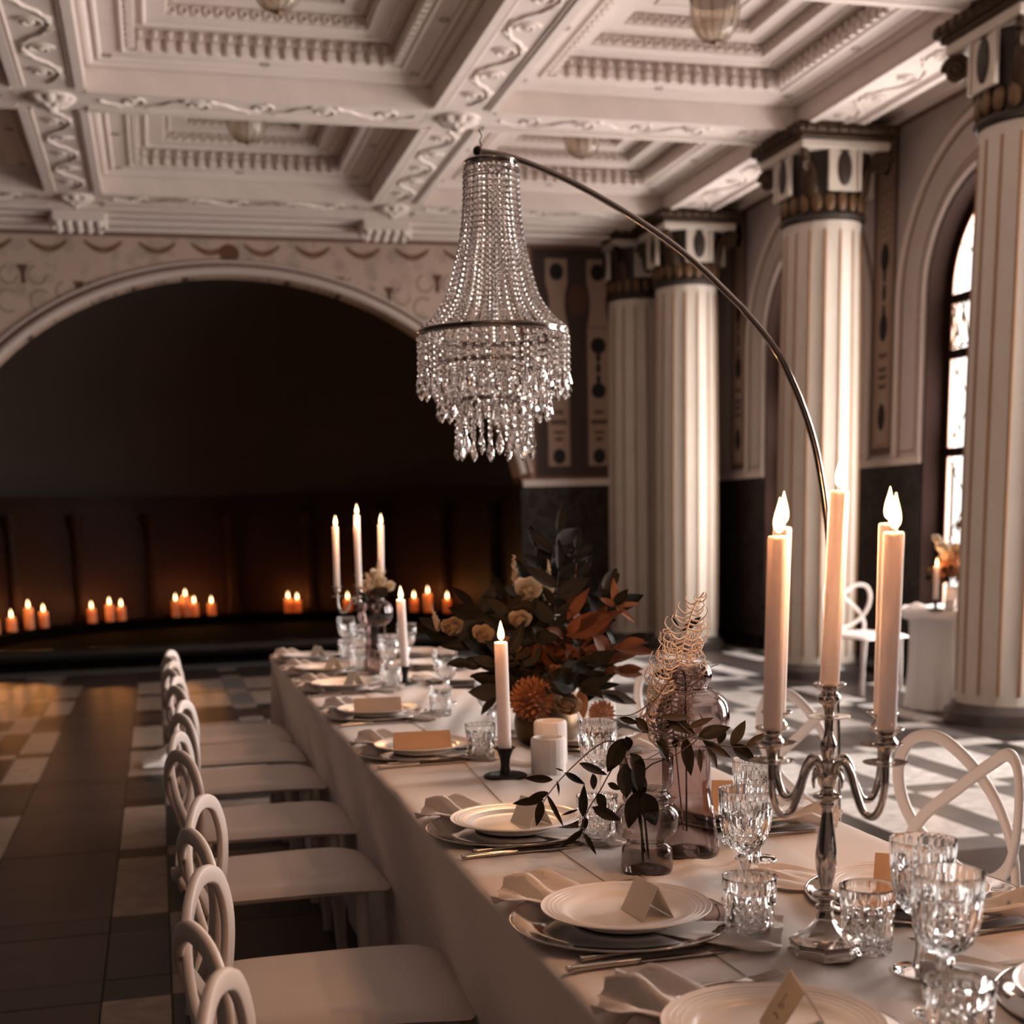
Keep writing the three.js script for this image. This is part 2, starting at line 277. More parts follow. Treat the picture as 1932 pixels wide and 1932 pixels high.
  for (let k = 0; k < 4; k++) for (let i = 0; i < NC; i++) {
    const x = -0.86 + (i + 0.5) * 1.72 / NC;
    egg.push(new THREE.SphereGeometry(0.036, 8, 6).scale(0.7, 1, 0.7).translate(x, 4.532, -0.885).rotateY(k * Math.PI / 2));
    egg.push(new THREE.TorusGeometry(0.038, 0.007, 4, 8, Math.PI).rotateX(Math.PI * 0.9).translate(x, 4.535, -0.88).rotateY(k * Math.PI / 2));
  }
  for (let k = 0; k < 4; k++) for (const [h, y, n] of [[0.648, 4.617, 17], [0.468, 4.70, 14]]) for (let i = 0; i < n; i++) bead.push(new THREE.TorusGeometry(0.024, 0.009, 5, 8).translate(-h + (i + 0.5) * 2 * h / n, y, -h).rotateY(k * Math.PI / 2));
  const spotGeo = lathe([[0.001, 0.002], [0.022, 0.002], [0.024, -0.004], [0.032, -0.005], [0.033, 0.001]], 18);
  const eggGeo = merge(egg), beadGeo = merge(bead), dentRest = merge([0, 1, 2, 3].flatMap((k) => Array.from({ length: NC }, (_, i) => dent.clone().translate(-0.86 + (i + 0.5) * 1.72 / NC, 4.463, -0.875).rotateY(k * Math.PI / 2))));
  const dentNear = merge(Array.from({ length: NC }, (_, i) => dent.clone().translate(-0.86 + (i + 0.5) * 1.72 / NC, 4.463, -0.875).rotateY(Math.PI)));
  for (let i = 0; i < 4; i++) for (let j = 0; j < 5; j++) {
    const x = (BX[i] + BX[i + 1]) / 2, z = (BZ[j] + BZ[j + 1]) / 2;
    const co = put('coffer', frameGeo, x, 0, z);
    if (i && j < 3) for (let k = 0; k < 8; k++) { const a = k * Math.PI / 4, r = k % 2 ? 1.46 : 1.03, s = struct('recessed_spot', spotGeo, mat.bronze, co); s.position.set(Math.sin(a) * r, 4.446, Math.cos(a) * r); }
    struct('egg_moulding', eggGeo, mat.stucco, co); struct('bead_moulding', beadGeo, mat.stucco, co);
    if (i >= 2 && j < 2 || i === 1 && j === 0) {
      for (let k = 0; k < 4; k++) { if (k === 2) continue; for (let n = 0; n < NC; n++) { const d = struct('dentil', dent, mat.stucco, co); d.position.copy(V(-0.86 + (n + 0.5) * 1.72 / NC, 4.463, -0.875).applyAxisAngle(V(0, 1, 0), k * Math.PI / 2)); d.rotation.y = k * Math.PI / 2; } }
      struct('dentils', dentNear, mat.stucco, co).userData.kind = 'stuff';
    } else struct('dentils', dentRest, mat.stucco, co).userData.kind = 'stuff';
  }
}

// ------------------------------------------------------------------ right wall with arched windows
const OPEN = 0.80, SPRING = 3.0, RING = 1.24, SILL = 0.42;
{
  const right = structGroup('wall_right');
  // upper plaster: outline runs along the dado line and round each arch
  const sh = new THREE.Shape(); const s0 = -(ZF + 0.3), s1 = -(ZB - 0.3);
  sh.moveTo(s0, DADO);
  for (const z of [...WINDOW_Z].reverse()) { const c = -z; sh.lineTo(c - OPEN, DADO); sh.lineTo(c - OPEN, SPRING); sh.absarc(c, SPRING, OPEN, Math.PI, 0, true); sh.lineTo(c + OPEN, DADO); }
  sh.lineTo(s1, DADO); sh.lineTo(s1, 4.96); sh.lineTo(s0, 4.96); sh.closePath();
  struct('plaster', boxUV(extrude(sh, 0.3, 0, 32).rotateY(Math.PI / 2).translate(XW, 0, 0)), mat.wall, right);
  let prev = ZB - 0.3; const pieces = [];
  for (const z of WINDOW_Z) { pieces.push([prev, z - OPEN, DADO]); pieces.push([z - OPEN, z + OPEN, SILL]); prev = z + OPEN; }
  pieces.push([prev, ZF + 0.3, DADO]);
  for (const [a, b, h] of pieces) struct(h === SILL ? 'sill_block' : 'dado', box(XW, XW + 0.3, 0, h, a, b), mat.dado, right);
  // dado cap and base
  for (const [a, b, h] of pieces) if (h === DADO) { struct('dado_rail', box(XW - 0.018, XW, DADO - 0.005, DADO + 0.055, a + 0.01, b - 0.01), mat.moulding, right); struct('dado_base', box(XW - 0.03, XW, 0, 0.14, a, b), mat.blackStone, right); }
  // cornice under the ceiling: strips from the architrave to the wall
  struct('cornice', [box(XW - 0.10, XW, YW, 4.5, ZB, ZF), tube([[XW - 0.1, YW + 0.02, ZB], [XW - 0.1, YW + 0.02, ZF]], 0.03, 1, 8), box(XW - 0.25, XW - 0.02, YW + 0.03, 4.6, ZB, ZF), box(5.44, XW, 4.33, 4.6, ZB, ZF - 0.05).translate(0, 0.045, 0), tube([[5.5, 4.375, ZB], [5.5, 4.375, ZF]], 0.02, 1, 6)], mat.stucco, right);
  struct('cornice_line', box(XW - 0.012, XW, YW - 0.035, YW + 0.004, ZB, ZF), mat.groove, right);
  WINDOW_Z.forEach((z) => {
    const arch = (r, y0 = DADO + 0.06) => { const p = [[XW, y0, z - r], [XW, (y0 + SPRING) / 2, z - r]]; for (let i = 0; i <= 24; i++) { const a = Math.PI - i / 24 * Math.PI; p.push([XW, SPRING + Math.sin(a) * r, z + Math.cos(a) * r]); } p.push([XW, (y0 + SPRING) / 2, z + r], [XW, y0, z + r]); return p; };
    struct('arch_moulding', [tube(arch(RING - 0.04), 0.036, 120, 8), tube(arch(OPEN + 0.035), 0.026, 120, 8)], mat.moulding, right);
    struct('arch_line', [tube(arch(RING + 0.008), 0.010, 120, 6), tube(arch(RING - 0.088), 0.011, 120, 6), tube(arch(OPEN + 0.073), 0.010, 120, 6), tube(arch(OPEN + 0.115, DADO + 0.10), 0.006, 120, 5),
      ...[-1, 1].map((q) => box(XW - 0.006, XW + 0.004, DADO + 0.095, DADO + 0.107, z + q * (OPEN + 0.115 + RING - 0.088) / 2 - 0.12, z + q * (OPEN + 0.115 + RING - 0.088) / 2 + 0.12))], mat.groove, right);
  });
  // painted strips on the piers between the windows
  const stripTex = canvasTex(128, 1024, (g, w, h) => {
    g.fillStyle = '#5d463a'; g.fillRect(0, 0, w, h); g.fillStyle = '#a38b7a'; g.fillRect(20, 26, w - 40, h - 52); g.strokeStyle = '#7c4f3c'; g.lineWidth = 5; g.strokeRect(30, 34, w - 60, h - 68);
    g.fillStyle = '#17100c'; const el = (y, rx, ry) => { g.beginPath(); g.ellipse(w / 2, y, rx, ry, 0, 0, 7); g.fill(); };
    el(90, 24, 46); el(390, 22, 46); el(445, 9, 24); el(500, 10, 30); el(560, 9, 24); el(610, 22, 46); el(900, 20, 44);
    g.fillStyle = '#5a4436'; for (const y of [700, 745, 770, 800]) { g.beginPath(); g.ellipse(w / 2 - 10, y, 12, 9, 0.5, 0, 7); g.ellipse(w / 2 + 12, y, 12, 9, -0.5, 0, 7); g.fill(); }
    g.strokeStyle = '#6d4a38'; g.lineWidth = 3; for (let y = 180; y < 340; y += 26) { g.beginPath(); g.arc(w / 2 - 12, y, 12, 0, 4); g.stroke(); g.beginPath(); g.arc(w / 2 + 12, y + 12, 12, 3, 7); g.stroke(); }
  });
  const painted = std({ map: stripTex, roughness: 0.85 });
  for (const z of BZ.slice(0, 5)) { const g = new THREE.PlaneGeometry(0.37, YW - DADO - 0.1, 1, 1).rotateY(-Math.PI / 2).translate(XW - 0.004, (YW + DADO + 0.08) / 2, z); struct('painted_strip', g, painted, right); }
}
// windows: dark wooden lining, bars, panes, leadwork
WINDOW_Z.forEach((z, n) => {
  const w = structGroup(`window_${n + 1}`), xg = XW + 0.17, seen = z < -8;
  const lin = new THREE.Shape(); const path = (r, y0) => { const p = []; p.push([-r, y0]); p.push([-r, SPRING]); for (let i = 1; i < 28; i++) { const a = Math.PI - i / 28 * Math.PI; p.push([Math.cos(a) * r, SPRING + Math.sin(a) * r]); } p.push([r, SPRING], [r, y0]); return p.map(([a, b]) => new THREE.Vector2(a, b)); };
  const frame = (ro, ri, yo, yi, d, x) => { const s = new THREE.Shape(path(ro, yo)); s.holes.push(new THREE.Path(path(ri, yi))); return boxUV(extrude(s, d).rotateY(Math.PI / 2).translate(x, 0, z)); };
  struct('window_lining', frame(OPEN, OPEN - 0.018, SILL, SILL + 0.03, 0.26, XW + 0.004), mat.wood, w);
  struct('window_frame', frame(OPEN - 0.012, OPEN - 0.075, SILL + 0.02, SILL + 0.10, 0.05, xg), mat.wood, w);
  struct('window_edge', frame(OPEN - 0.07, OPEN - 0.092, SILL + 0.09, SILL + 0.115, 0.03, xg + 0.004), mat.woodEdge, w);
  const R = OPEN - 0.08, bars = [2.95, 2.54, 1.80, 1.05], cols = [-R, -0.03, 0.03, R];
  for (const y of bars) struct('bar', box(xg - 0.005, xg + 0.045, y - 0.034, y + 0.034, z - R, z + R), mat.wood, w);
  struct('mullion', box(xg - 0.008, xg + 0.048, SILL + 0.08, SPRING + R, z - 0.032, z + 0.032), mat.wood, w);
  const ys = [SILL + 0.1, ...[...bars].reverse()];
  for (let i = 0; i < 4; i++) for (const s of [-1, 1]) {
    const y0 = ys[i] + 0.03, y1 = ys[i + 1] - 0.03, za = z + (s < 0 ? -R : 0.03), zb = z + (s < 0 ? -0.03 : R);
    struct('pane', new THREE.PlaneGeometry(zb - za, y1 - y0).rotateY(-Math.PI / 2).translate(xg + 0.02, (y0 + y1) / 2, (za + zb) / 2), mat.pane, w);
    if (!seen) continue;
    const X = xg + 0.014, P = (u, v) => [X, y0 + v * (y1 - y0), za + u * (zb - za)], lead = [], leaf = [];
    const line = (...q) => lead.push(tube(q.map(([u, v]) => P(u, v)), 0.009, 8, 5));
    const lf = (u, v, a, b, t) => leaf.push(new THREE.SphereGeometry(1, 10, 6).scale(0.004, b, a).rotateX(t).translate(...P(u, v)));
    if (i === 3) { for (let k = 0; k < 6; k++) { line([k / 6, 0], [k / 6 + 0.06, 0.35], [k / 6 + 0.02, 0.7], [k / 6 + 0.12, 1]); line([k / 6, 1], [k / 6 + 0.1, 0.6], [k / 6 + 0.16, 0.2]); } for (let k = 0; k < 7; k++) lf(0.1 + k * 0.13, 0.35 + 0.3 * (k % 2), 0.02, 0.055, 0.6 - 1.2 * (k % 2)); line([0, 0.06], [0.5, 0.12], [1, 0.06]); }
    else { line([0.05, 0.93], [0.5, 0.5], [0.95, 0.93]); line([0.05, 0.07], [0.5, 0.5], [0.95, 0.07]); for (const [u, v, t] of [[0.14, 0.84, 0.9], [0.86, 0.84, -0.9], [0.14, 0.14, -0.5], [0.86, 0.14, 0.5], [0.24, 0.2, -0.4]]) lf(u, v, 0.014, 0.04, t); lf(0.5, 0.5, 0.032, 0.055, 0); }
    struct('leadwork', lead, mat.lead, w); struct('glass_leaf', leaf, mat.leafGlass, w);
  }
  { const s = new THREE.Shape(); s.absarc(0, 0, R, 0, Math.PI, false); s.closePath(); struct('pane', new THREE.ShapeGeometry(s, 24).rotateY(Math.PI / 2).translate(xg + 0.02, SPRING, z), mat.pane, w);
    if (seen) { const lead = []; for (const a of [0.5, 0.85, 2.3, 2.64]) lead.push(tube([[xg + 0.014, SPRING + 0.02, z], [xg + 0.014, SPRING + Math.sin(a) * R, z + Math.cos(a) * R]], 0.006, 2, 5)); for (const a of [-1, 1]) lead.push(tube([[xg + 0.014, SPRING + 0.05, z + a * R * 0.95], [xg + 0.014, SPRING + R * 0.42, z + a * R * 0.66], [xg + 0.014, SPRING + R * 0.78, z + a * R * 0.15]], 0.006, 10, 5)); struct('leadwork', lead, mat.lead, w); } }
});

// ------------------------------------------------------------------ back wall: elliptic arch, painted spandrel, panel with ornaments, apse
const CX = 0.88, EA = 2.95, EB = 2.45, EY = 1.36;
{
  const back = structGroup('wall_back');
  const ell = (a, b, n = 48) => Array.from({ length: n + 1 }, (_, i) => { const t = Math.PI - i / n * Math.PI; return new THREE.Vector2(CX + a * Math.cos(t), EY + b * Math.sin(t)); });
  const paint = canvasTex(2048, 1024, (g, w, h) => {                 // covers x -4 .. 6.24, y 0 .. 5.12 : 200 px per metre
    const X = (x) => (x + 4) * 200, Y = (y) => h - y * 200;
    g.fillStyle = '#b49d8e'; g.fillRect(0, 0, w, h);
    let s = 3; const r = () => { s = (s * 16807) % 2147483647; return s / 2147483647; };
    for (let i = 0; i < 1500; i++) { g.fillStyle = ['rgba(120,112,104,.20)', 'rgba(150,126,112,.22)', 'rgba(104,90,78,.15)', 'rgba(118,120,112,.18)'][i % 4]; g.beginPath(); g.ellipse(r() * w, r() * h * 0.7, 4 + r() * 16, 4 + r() * 12, r() * 3, 0, 7); g.fill(); }
    for (let x = -3.8; x < 3.9; x += 0.5) {
      const cx = X(x), top = Y(4.08);
      g.strokeStyle = '#6a4a34'; g.lineWidth = 5; g.beginPath(); g.moveTo(cx - 34, top); g.quadraticCurveTo(cx, top + 38, cx + 34, top); g.stroke(); g.beginPath(); g.moveTo(cx - 34, top); g.quadraticCurveTo(cx, top + 26, cx + 34, top); g.stroke();
      const ux = cx + 50, uy = top + 34 + 40 * Math.abs(Math.sin(x * 2.2)); g.fillStyle = '#54392a'; g.beginPath(); g.moveTo(ux - 11, uy); g.lineTo(ux + 11, uy); g.lineTo(ux + 4, uy + 16); g.lineTo(ux + 5, uy + 34); g.lineTo(ux - 5, uy + 34); g.lineTo(ux - 4, uy + 16); g.fill();
      g.strokeStyle = 'rgba(96,84,72,.7)'; g.lineWidth = 3; for (const q of [-1, 1]) { g.beginPath(); g.arc(ux + q * 26, uy + 18, 16, 0, 4.6); g.stroke(); g.beginPath(); g.arc(ux + q * 30, uy + 66, 20, 1, 5.4); g.stroke(); }
      if (Math.abs(x - CX) > 1.7) { g.fillStyle = '#54392a'; g.beginPath(); g.moveTo(ux - 9, uy + 100); g.lineTo(ux + 9, uy + 100); g.lineTo(ux + 3, uy + 140); g.lineTo(ux - 3, uy + 140); g.fill(); }
    }
    g.fillStyle = '#5f3f2b'; g.beginPath(); g.ellipse(X(CX), Y(4.0), 20, 17, 0, 0, 7); g.fill();
    g.fillStyle = '#5b3a2c'; g.fillRect(X(3.78), 0, w, h); g.fillStyle = '#8a6a58'; g.fillRect(X(3.9), Y(4.2), 8, Y(1.7) - Y(4.2));
    g.fillStyle = '#352720'; g.fillRect(X(3.97), Y(4.12), X(6.2) - X(3.97), Y(1.82) - Y(4.12));
    for (const px of [4.22, 4.67, 5.12, 5.57]) {
      g.fillStyle = '#8d7565'; g.fillRect(X(px - 0.12), Y(4.03), 48, Y(3.78) - Y(4.03)); g.beginPath(); g.moveTo(X(px - 0.12), Y(3.78)); g.quadraticCurveTo(X(px - 0.05), Y(3.6), X(px - 0.12), Y(3.35)); g.lineTo(X(px + 0.12), Y(3.35)); g.quadraticCurveTo(X(px + 0.05), Y(3.6), X(px + 0.12), Y(3.78)); g.fill();
      g.fillRect(X(px - 0.12), Y(3.34), 48, Y(1.92) - Y(3.34));
      g.fillStyle = '#0f0a08'; const e = (y, a, b) => { g.beginPath(); g.ellipse(X(px), Y(y), a, b, 0, 0, 7); g.fill(); };
      e(3.9, 15, 17); e(3.16, 17, 17); e(3.04, 5, 10); e(2.93, 5, 11); e(2.82, 5, 9); e(2.70, 16, 16); e(2.02, 14, 16);
      g.fillStyle = '#4a3226'; e(2.48, 12, 4); g.fillRect(X(px) - 18, Y(2.4), 36, 9); e(2.2, 10, 4); e(2.27, 14, 3);
      g.fillStyle = '#4b3020'; g.beginPath(); g.ellipse(X(px + 0.225), Y(3.62), 22, 32, 0, 0, 7); g.fill();
    }
    g.fillStyle = '#8f705c'; g.fillRect(X(3.8), Y(1.79), w, 10);
  });
  const m = std({ map: paint, roughness: 0.85, bumpMap: grainBump, bumpScale: 0.001 });
  const sh = new THREE.Shape(); sh.moveTo(XL - 0.3, DADO); sh.lineTo(CX - EA * 0.99, DADO); for (const p of ell(EA, EB)) if (p.y > DADO) sh.lineTo(p.x, p.y); sh.lineTo(CX + EA * 0.99, DADO); sh.lineTo(XW + 0.02, DADO); sh.lineTo(XW + 0.02, 4.96); sh.lineTo(XL - 0.3, 4.96); sh.closePath();
  const g = extrude(sh, 0.3).translate(0, 0, ZB - 0.3), p = g.attributes.position, uv = g.attributes.uv; for (let i = 0; i < p.count; i++) uv.setXY(i, (p.getX(i) + 4) / 10.24, p.getY(i) / 5.12);
  struct('painted_wall', g, m, back);
  for (const [a, b] of [[XL - 0.3, CX - EA * 0.985], [CX + EA * 0.985, XW + 0.02]]) { struct('dado', box(a, b, 0, DADO, ZB - 0.3, ZB), mat.dado, back); struct('dado_base', box(a, b, 0, 0.14, ZB, ZB + 0.03), mat.blackStone, back); struct('dado_rail', box(a + 0.02, b, DADO - 0.02, DADO + 0.05, ZB, ZB + 0.03), mat.moulding, back); }
  const path = (k) => ell(EA * k + 0.0, EB * k).filter((q) => q.y > DADO + 0.02).map((q) => [q.x, q.y, ZB + 0.01]);
  struct('arch_moulding', [tube(path(1.012), 0.045, 90, 8), tube(path(1.045), 0.018, 90, 6)], mat.moulding, back);
  struct('arch_line', tube(path(1.034), 0.016, 90, 6), mat.groove, back);
  struct('cornice', [box(XL, XW - 0.1, 4.19, 4.96, ZB, ZB + 0.30), box(XL, XW - 0.1, 4.235, 4.96, ZB + 0.3, -13.1 - HB), tube([[XL, 4.2, ZB + 0.3], [XW - 0.1, 4.2, ZB + 0.3]], 0.03, 1, 8), tube([[XL, 4.23, ZB + 0.42], [XW - 0.1, 4.23, ZB + 0.42]], 0.02, 1, 8), box(XL, XW, 4.165, 4.2, ZB, ZB + 0.05)], mat.stucco, back);
  struct('cornice_line', box(XL, XW - 0.1, 4.13, 4.165, ZB, ZB + 0.012), mat.groove, back);
  // corbels where the beams reach the wall
  const corbel = (() => { const q = [box(-0.22, 0.22, -0.02, 0.16, 0, 0.34)]; for (let i = 0; i < 5; i++) for (let j = 0; j < 3; j++) q.push(new THREE.SphereGeometry(0.062, 8, 6).scale(0.75, 1, 0.8).translate(-0.18 + i * 0.09, -0.015 - 0.03 * (j % 2), 0.07 + j * 0.11)); for (const s of [-1, 1]) q.push(new THREE.TorusGeometry(0.06, 0.026, 8, 14).rotateY(Math.PI / 2).translate(s * 0.23, 0.0, 0.22)); return merge(q); })();
  for (const x of [-3.34, -0.49, 2.36]) { const c = struct('corbel', corbel, mat.stucco, back); c.position.set(x, 4.17, ZB + 0.2); }

  const apse = structGroup('apse');
  const RA = 3.02, RD = 3.0, Z0 = ZB - 0.3, YD = 1.74;
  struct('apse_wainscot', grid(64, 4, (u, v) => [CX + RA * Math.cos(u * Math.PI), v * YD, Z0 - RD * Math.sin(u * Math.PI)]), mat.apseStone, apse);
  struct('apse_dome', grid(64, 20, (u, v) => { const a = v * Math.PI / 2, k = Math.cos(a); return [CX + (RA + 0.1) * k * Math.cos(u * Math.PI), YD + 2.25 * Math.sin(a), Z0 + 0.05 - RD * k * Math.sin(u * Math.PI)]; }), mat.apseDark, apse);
  const arcBox = (r0, r1, y0, y1, n = 48) => { const s = new THREE.Shape(); for (let i = 0; i <= n; i++) { const t = i / n * Math.PI; s[i ? 'lineTo' : 'moveTo'](CX + r1 * Math.cos(t), (r1 * RD / RA) * Math.sin(t)); } for (let i = n; i >= 0; i--) { const t = i / n * Math.PI; s.lineTo(CX + r0 * Math.cos(t), (r0 * RD / RA) * Math.sin(t)); } s.closePath(); return extrude(s, y1 - y0).rotateX(-Math.PI / 2).translate(0, y0, Z0); };
  struct('apse_rail', arcBox(RA - 0.05, RA, YD - 0.05, YD + 0.02), mat.apseStone, apse);
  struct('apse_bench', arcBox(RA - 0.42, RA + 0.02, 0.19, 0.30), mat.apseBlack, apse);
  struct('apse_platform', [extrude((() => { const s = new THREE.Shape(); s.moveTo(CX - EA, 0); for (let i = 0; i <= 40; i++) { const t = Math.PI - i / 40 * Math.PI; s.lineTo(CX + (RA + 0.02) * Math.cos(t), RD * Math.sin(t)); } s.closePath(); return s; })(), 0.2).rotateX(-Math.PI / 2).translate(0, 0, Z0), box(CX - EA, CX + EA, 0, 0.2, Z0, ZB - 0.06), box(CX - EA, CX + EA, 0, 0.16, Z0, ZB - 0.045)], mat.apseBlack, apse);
  struct('platform_nosing', tube([[CX - EA, 0.143, ZB - 0.03], [CX + EA, 0.143, ZB - 0.03]], 0.070, 1, 40), mat.nosing, apse);
  for (let i = 0; i < 9; i++) { const t = (0.09 + i * 0.1025) * Math.PI, x = CX + (RA - 0.03) * Math.cos(t), z = Z0 - (RD - 0.03) * Math.sin(t); const q = struct('half_column', lathe([[0.09, 0.3], [0.09, 0.36], [0.065, 0.4], [0.058, 1.35], [0.085, 1.4], [0.1, 1.5], [0.1, 1.55]], 16), mat.apseStone, apse); q.position.set(x, 0, z); }
}
// left and front walls, which close the hall
{
  const left = structGroup('wall_left');
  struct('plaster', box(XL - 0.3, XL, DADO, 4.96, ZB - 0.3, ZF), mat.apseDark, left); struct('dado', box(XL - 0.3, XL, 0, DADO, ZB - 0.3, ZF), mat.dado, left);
  const front = structGroup('wall_front');
  const sh = new THREE.Shape(); sh.moveTo(XL, 0); sh.lineTo(XW, 0); sh.lineTo(XW, 4.96); sh.lineTo(XL, 4.96); sh.closePath();
  struct('plaster', boxUV(extrude(sh, 0.3).translate(0, 0, ZF)), mat.wall, front);
}

// ------------------------------------------------------------------ columns
{
  const RB = 0.325, RT = 0.305, HS = 3.60, Y0 = 0.12;
  const R = (t) => RB + (RT - RB) * t + 0.012 * Math.sin(t * Math.PI);
  const shaft = (() => {                                              // shallow flutes between slim fillets
    const N = 16, K = 8, pos = []; const idx = [];
    const rows = 14; for (let i = 0; i <= rows; i++) { const t = i / rows; for (let j = 0; j < N * K; j++) { const a = j / (N * K) * Math.PI * 2, f = (j % K) / K; const d = 0.009 * Math.sin(f * Math.PI) * (t < 0.015 || t > 0.985 ? 0 : 1); const r = R(t) - d; pos.push(r * Math.cos(a), Y0 + t * (HS - Y0), r * Math.sin(a)); } }
    for (let i = 0; i < rows; i++) for (let j = 0; j < N * K; j++) { const A = i * N * K + j, B = i * N * K + (j + 1) % (N * K); idx.push(A, A + N * K, B, B, A + N * K, B + N * K); }
    const g = new THREE.BufferGeometry(); g.setAttribute('position', new THREE.Float32BufferAttribute(pos, 3)); g.setIndex(idx); g.computeVertexNormals(); return boxUV(g);
  })();
  const filletG = (() => { const p = []; for (let i = 0; i <= 10; i++) { const t = 0.02 + 0.96 * i / 10; p.push([R(t) + 0.002, Y0 + t * (HS - Y0), 0]); } return band(p, 0.010, 0.005, () => V(0, 0, 1), 14, 6); })();
  const volute = (() => { const p = []; for (let i = 0; i <= 36; i++) { const a = i / 36 * Math.PI * 4, r = 0.082 * (1 - i / 42); p.push([r * Math.cos(a) , r * Math.sin(a), 0]); } return merge([tube(p, 0.021, 60, 7), new THREE.SphereGeometry(0.03, 10, 8)]); })();
  const leafG = new THREE.SphereGeometry(1, 12, 10).scale(0.062, 0.128, 0.02);
  const collar = (() => { const q = []; for (let i = 0; i < 20; i++) { const a = i / 20 * Math.PI * 2; q.push(new THREE.SphereGeometry(1, 8, 8).scale(0.045, 0.075, 0.022).rotateY(Math.PI / 2 - a).translate(0.318 * Math.cos(a), 3.735, 0.318 * Math.sin(a))); } return merge(q); })();
  const eggs = (() => { const q = []; for (let k = 0; k < 4; k++) for (let i = 0; i < 9; i++) q.push(new THREE.SphereGeometry(0.036, 8, 6).scale(0.8, 1.1, 0.7).translate(-0.36 + i * 0.09, 4.235, 0.43).rotateY(k * Math.PI / 2)); return merge(q); })();
  const sq = (h, y0, y1, r = 0.02) => boxUV(rbox(2 * h, y1 - y0, 2 * h, r, 1).translate(0, (y0 + y1) / 2, 0));
  const build = (label) => {
    const c = thing('column', label, 'column'); c.userData.kind = 'thing';
    obj('plinth', [boxUV(cyl(0.40, 0.395, 0.075, 40)), boxUV(cyl(0.37, 0.34, 0.05, 40).translate(0, 0.075, 0))], mat.plinth, c);
    obj('shaft', shaft, mat.shaft, c);
    for (let i = 0; i < 16; i++) { const f = obj('fillet', filletG, mat.fillet, c); f.rotation.y = -i / 16 * Math.PI * 2; }
    obj('astragal', [new THREE.TorusGeometry(0.318, 0.022, 10, 48).rotateX(Math.PI / 2).translate(0, 3.635, 0), cyl(0.31, 0.31, 0.05, 40).translate(0, 3.6, 0)], mat.capDark, c);
    const cap = obj('capital', [lathe(smooth([[0.30, 3.64], [0.305, 3.8], [0.315, 3.95], [0.345, 4.06], [0.36, 4.12]], 16), 40)], mat.capDark, c);
    obj('leaf_collar', collar, mat.giltBright, cap);
    for (let k = 0; k < 4; k++) {
      const a = k * Math.PI / 2; const p = obj('capital_panel', [rbox(0.235, 0.30, 0.03, 0.008, 1), ...[-1, 1].map((s) => box(-0.012, 0.012, -0.15, 0.15, 0, 0.03).translate(s * 0.125, 0, 0))], mat.shaft, cap);
      p.position.set(Math.sin(a) * 0.335, 3.955, Math.cos(a) * 0.335); p.rotation.y = a;
      const l = obj('panel_leaf', leafG, mat.capDark, cap); l.position.set(Math.sin(a) * 0.352, 3.965, Math.cos(a) * 0.352); l.rotation.y = a;
      const d = a + Math.PI / 4, v = obj('volute', volute, mat.gilt, cap); v.position.set(Math.sin(d) * 0.455, 4.015, Math.cos(d) * 0.455); v.rotation.y = d - Math.PI / 2;
      const b = obj('acanthus_leaf', new THREE.SphereGeometry(1, 10, 10).scale(0.07, 0.17, 0.035), mat.gilt, cap); b.position.set(Math.sin(d) * 0.33, 3.87, Math.cos(d) * 0.33); b.rotation.set(0.25, d, 0, 'YXZ');
    }
    obj('abacus', sq(0.375, 4.10, 4.165, 0.012), mat.shaft, c);
    const top = obj('ovolo', [sq(0.40, 4.165, 4.21, 0.015), sq(0.44, 4.20, 4.279, 0.03)], mat.gilt, c); obj('egg_moulding', eggs, mat.gilt, top);
    return c;
  };
  const first = build('cream fluted column cut off by the right edge of the photo, beside the side table');
  first.position.set(5.285, 0, -7.5);
  for (const [x, z, l] of [[5.33, -10.24, 'cream fluted column with dark gilt capital standing directly behind the tall lit candles'], [5.32, -13.1, 'brightly lit cream fluted column with gilt capital left of the arched lamp pole'], [5.10, -13.95, 'shaded brown fluted column, half hidden behind the bright one near the back wall']]) copyOf(first, [x, 0, z], 0, l);
}
